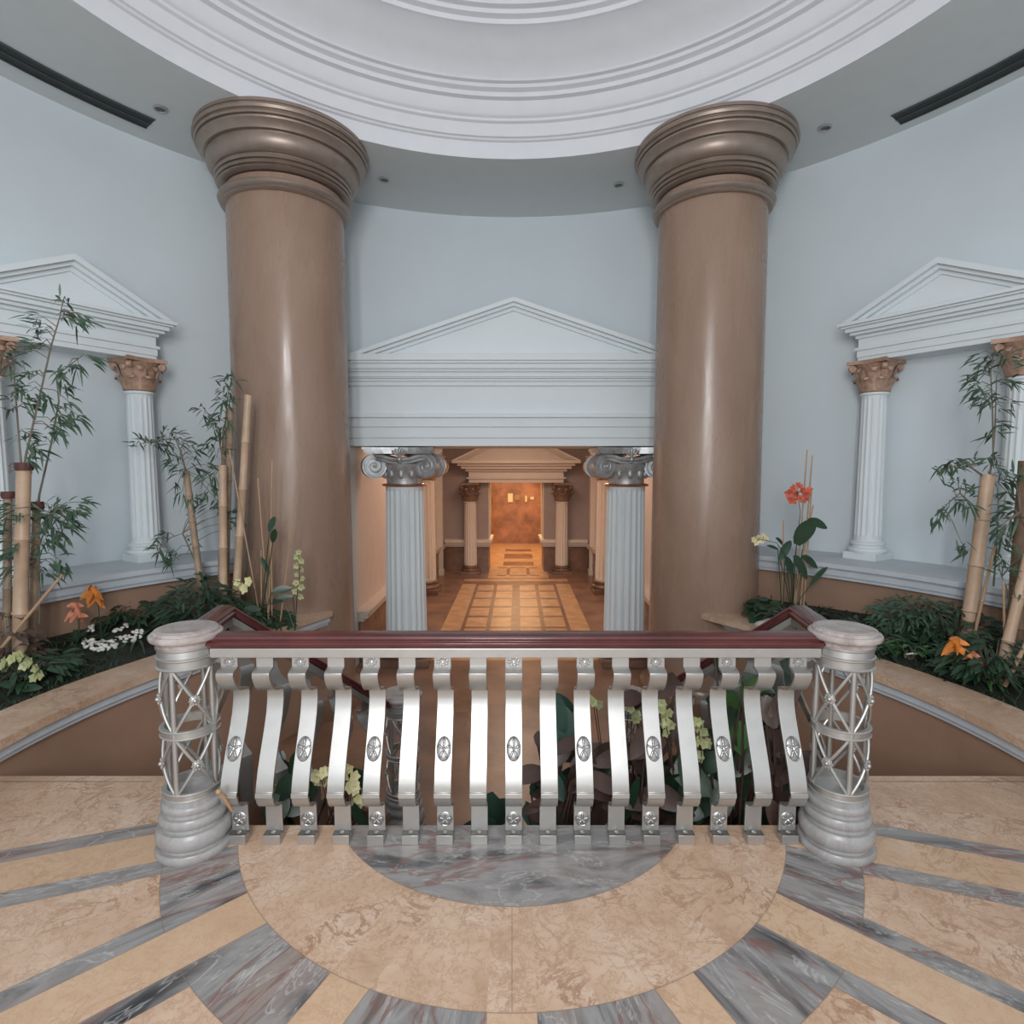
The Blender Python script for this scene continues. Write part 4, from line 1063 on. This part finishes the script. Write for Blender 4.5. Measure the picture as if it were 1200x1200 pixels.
bush('shrub', 'dark shrub at the foot of the right-edge trunk', 3.75, (1165,775), 330, .30, .34, .11, .026, 'leafd')
bush('shrub', 'dark low plants behind the right newel cap', 4.5, (1020,715), 260, .34, .22, .10, .026, 'leafd')
bush('shrub', 'small bright green sprig in the right planter', 4.2, (1068,745), 26, .09, .20, .11, .022, 'leafb')
bush('shrub', 'pale green sprig right of the orange flowers', 3.7, (1160,785), 24, .10, .16, .11, .022, 'leafb')
strap_clump('grass_clump', 'dark spiky plant at the back of the right planter', 4.8, (1010,705), 18, .26, .03, 'leafd', .7, 1.0)
bush('shrub', 'thin twig of narrow leaves against the right ledge', 4.4, (1050,690), 34, .26, .38, .10, .018, 'leaf')
stake('pale stick leaning against the foot of the pale right bamboo', 4.1, (1140,700), (1166,640), .011)
stake('thin upright stick between the pale bamboo and the trunk', 3.8, (1182,722), (1176,680), .008)
stake('cane leaning low at the right picture edge', 3.6, (1178,790), (1212,735), .014)
p = at(1070,766,4.12); b = MB(); b.tube([V((-.05,0,0)), V((0,.005,.004)), V((.05,0,0))], [.004,.008,.004], 8)
o = b.build('white_twig', M['pebble']); o.location = (p.x, p.y, soil_z(p)+.07); tag(o, 'short white stick lying on the right ground cover', 'stick')

# --- plants on the lower floor just beyond the balustrade
G = 'plants below the balustrade'
def low_plant(name, label, Y, foot, leaves, mat, flowers=(), fmat='lime', rf=.03, cat='plant', shape='heart'):
    r, o = plant(name, label, cat, Y, foot, G); bs = MB(); bl = MB(); FL = []
    for (x, y, dx, dz, L, W_) in leaves:
        yy = Y+RND.uniform(-.15,.25); p = at(x, y, yy); q = p-V((dx,0,dz)).normalized()*L*.5
        bs.tube([o+V((RND.uniform(-.03,.03),RND.uniform(-.03,.03),0)), o.lerp(q,.6)+V((RND.uniform(-.05,.05),.03,.05)), q], [.009,.007,.005], 6)
        broad(bl, q, V((dx, RND.uniform(-.35,.35), dz)), L, W_, (RND.uniform(-.5,.5),-1,RND.uniform(.1,.7)), shape, .15)
    for (x, y) in flowers:
        p = at(x, y, Y+RND.uniform(-.08,.02)); bs.tube([o, o.lerp(p,.6)+V((0,.05,.08)), p], [.006,.004,.002], 5)
        fb = MB(); FL.append(fb)
        for _ in range(3): fb.flower(p+V((RND.uniform(-.03,.03), RND.uniform(-.02,.02), RND.uniform(-.035,.035))), (RND.uniform(-.5,.5),-1,RND.uniform(0,.6)), rf)
    bs.build('stems', M['leafr'], r, o); bl.build('leaves', M[mat], r, o)
    for fb in FL: fb.build('flower', M[fmat], r, o)
def fill(x0, x1, y0, y1, n, L=.17, W_=.10):
    return [(RND.uniform(x0,x1), RND.uniform(y0,y1), RND.uniform(-1,1), RND.uniform(-.9,.5), L*RND.uniform(.7,1.3), W_*RND.uniform(.7,1.25)) for _ in range(n)]
low_plant('orchid', 'pale yellow orchid seen through the fourth and fifth balusters', 3.0, (395,985), fill(380,430,950,975,7,.12,.06), 'leafr', [(374,903),(379,912),(409,905),(412,920),(419,938)], 'ivory', .035, 'orchid', 'oval')
low_plant('philodendron', 'dark grey-green leaves behind the balusters at the left', 3.1, (345,985), fill(322,352,890,960,12,.20,.12)+fill(396,440,905,960,6,.15,.08), 'leafd')
low_plant('philodendron', 'broad teal green leaves low behind the middle balusters', 2.95, (578,985), [(575,935,.1,.9,.30,.19),(588,950,.6,.5,.22,.14),(556,962,-.7,.3,.22,.13),(575,965,.2,-.3,.2,.13)], 'leaft')
low_plant('philodendron', 'tall teal leaved plant right of the middle baluster', 3.0, (655,985), [(655,828,-.3,.8,.24,.17),(662,850,.5,-.6,.22,.16),(650,842,.2,-.8,.22,.15)]+fill(612,670,910,968,10,.18,.11), 'leaft')
low_plant('croton', 'dusky brown-red leaved plant right of the middle baluster', 2.9, (645,988), fill(612,700,860,965,26,.19,.085)+fill(700,725,880,960,8), 'leafr', shape='oval')
low_plant('orchid', 'lime orchid sprays behind the right-hand middle balusters', 3.0, (730,985), fill(715,760,900,965,10,.18,.06), 'leafd', [(695,822),(699,830),(737,824),(742,834),(744,842)], 'lime', .026, 'orchid', 'oval')
low_plant('croton', 'dusky plum leaved plant behind the right balusters', 2.95, (770,985), fill(735,800,800,965,34,.19,.10), 'leafr')
low_plant('orchid', 'lime orchid column between the right balusters', 2.85, (818,985), fill(790,830,930,968,8,.15,.08), 'leafd', [(776,832),(780,842),(783,850),(816,850),(820,862),(823,874),(818,886),(822,850),(812,876)], 'lime', .028, 'orchid', 'oval')
low_plant('philodendron', 'bright green leaves behind the right balusters', 2.9, (855,985), [(853,838,.2,-.8,.26,.16),(860,856,-.4,.6,.24,.15),(888,800,.7,.6,.20,.09),(892,812,-.6,.5,.2,.08),(878,822,.3,-.8,.2,.08)], 'leafb')
low_plant('philodendron', 'dark leaves massed behind the last balusters on the right', 3.0, (880,988), fill(780,925,880,968,40,.20,.12)+fill(845,935,775,880,16,.17,.09), 'leafd')
low_plant('croton', 'brown-red leaves beside the right newel post', 2.75, (915,985), fill(885,945,800,960,22,.17,.085), 'leafr', shape='oval')

# ------------------------------------------------------------------ light and camera
w = bpy.data.worlds.new('World'); S.world = w; w.use_nodes = True
bg = w.node_tree.nodes['Background']; bg.inputs[0].default_value = (.87,.935,1.0,1); bg.inputs[1].default_value = .80
def area(name, loc, rot, sx, sy, e, c):
    l = bpy.data.lights.new(name, 'AREA'); l.shape = 'RECTANGLE'; l.size = sx; l.size_y = sy; l.energy = e; l.color = c
    o = bpy.data.objects.new(name, l); COL.objects.link(o); o.location = loc; o.rotation_euler = rot; return o
def point(name, loc, e, c, r=.12):
    l = bpy.data.lights.new(name, 'POINT'); l.energy = e; l.color = c; l.shadow_soft_size = r
    o = bpy.data.objects.new(name, l); COL.objects.link(o); o.location = loc; return o
# daylight from assumed tall windows behind the visitor: area lights alone, no window modelled
for x in (-.78, .06):
    area('assumed_window_light', (x, -1.9, 3.0), (R(90),0,0), .42, 2.9, 92, (.97,.985,1.0))
WARM = (1.0,.73,.56)
for y, e in ((8.9,28),(11.4,37)): area('assumed_hall_lamp', (hx(y), y, 2.62), (0,0,0), 1.2, 1.2, e, WARM)  # assumed, unseen ceiling lamps for the warm hall light; no fittings modelled
for s in (-1,1): point('assumed_hall_wall_lamp', (s*1.5, 9.3, 1.9), 9, WARM, .15)  # assumed lamps near the side walls, unseen and without fittings
for y, e in ((15.4,46),(17.6,42)): area('assumed_far_room_lamp', (hx(y), y, 1.66), (0,0,0), 1.4, .9, e, (1.0,.66,.36))  # assumed lamps that light the far room from above, out of sight

cam = bpy.data.cameras.new('camera'); co = bpy.data.objects.new('camera', cam); COL.objects.link(co)
co.location = (0,0,EYE); co.rotation_euler = (R(90)-PITCH,0,0)
cam.sensor_width = 36; cam.lens = 36*F_PX/1200; cam.clip_start = .05; cam.clip_end = 200
S.camera = co
vs = S.view_settings; vs.view_transform = 'Standard'; vs.look = 'None'; vs.gamma = 1; vs.use_curve_mapping = False; vs.exposure = 0.24
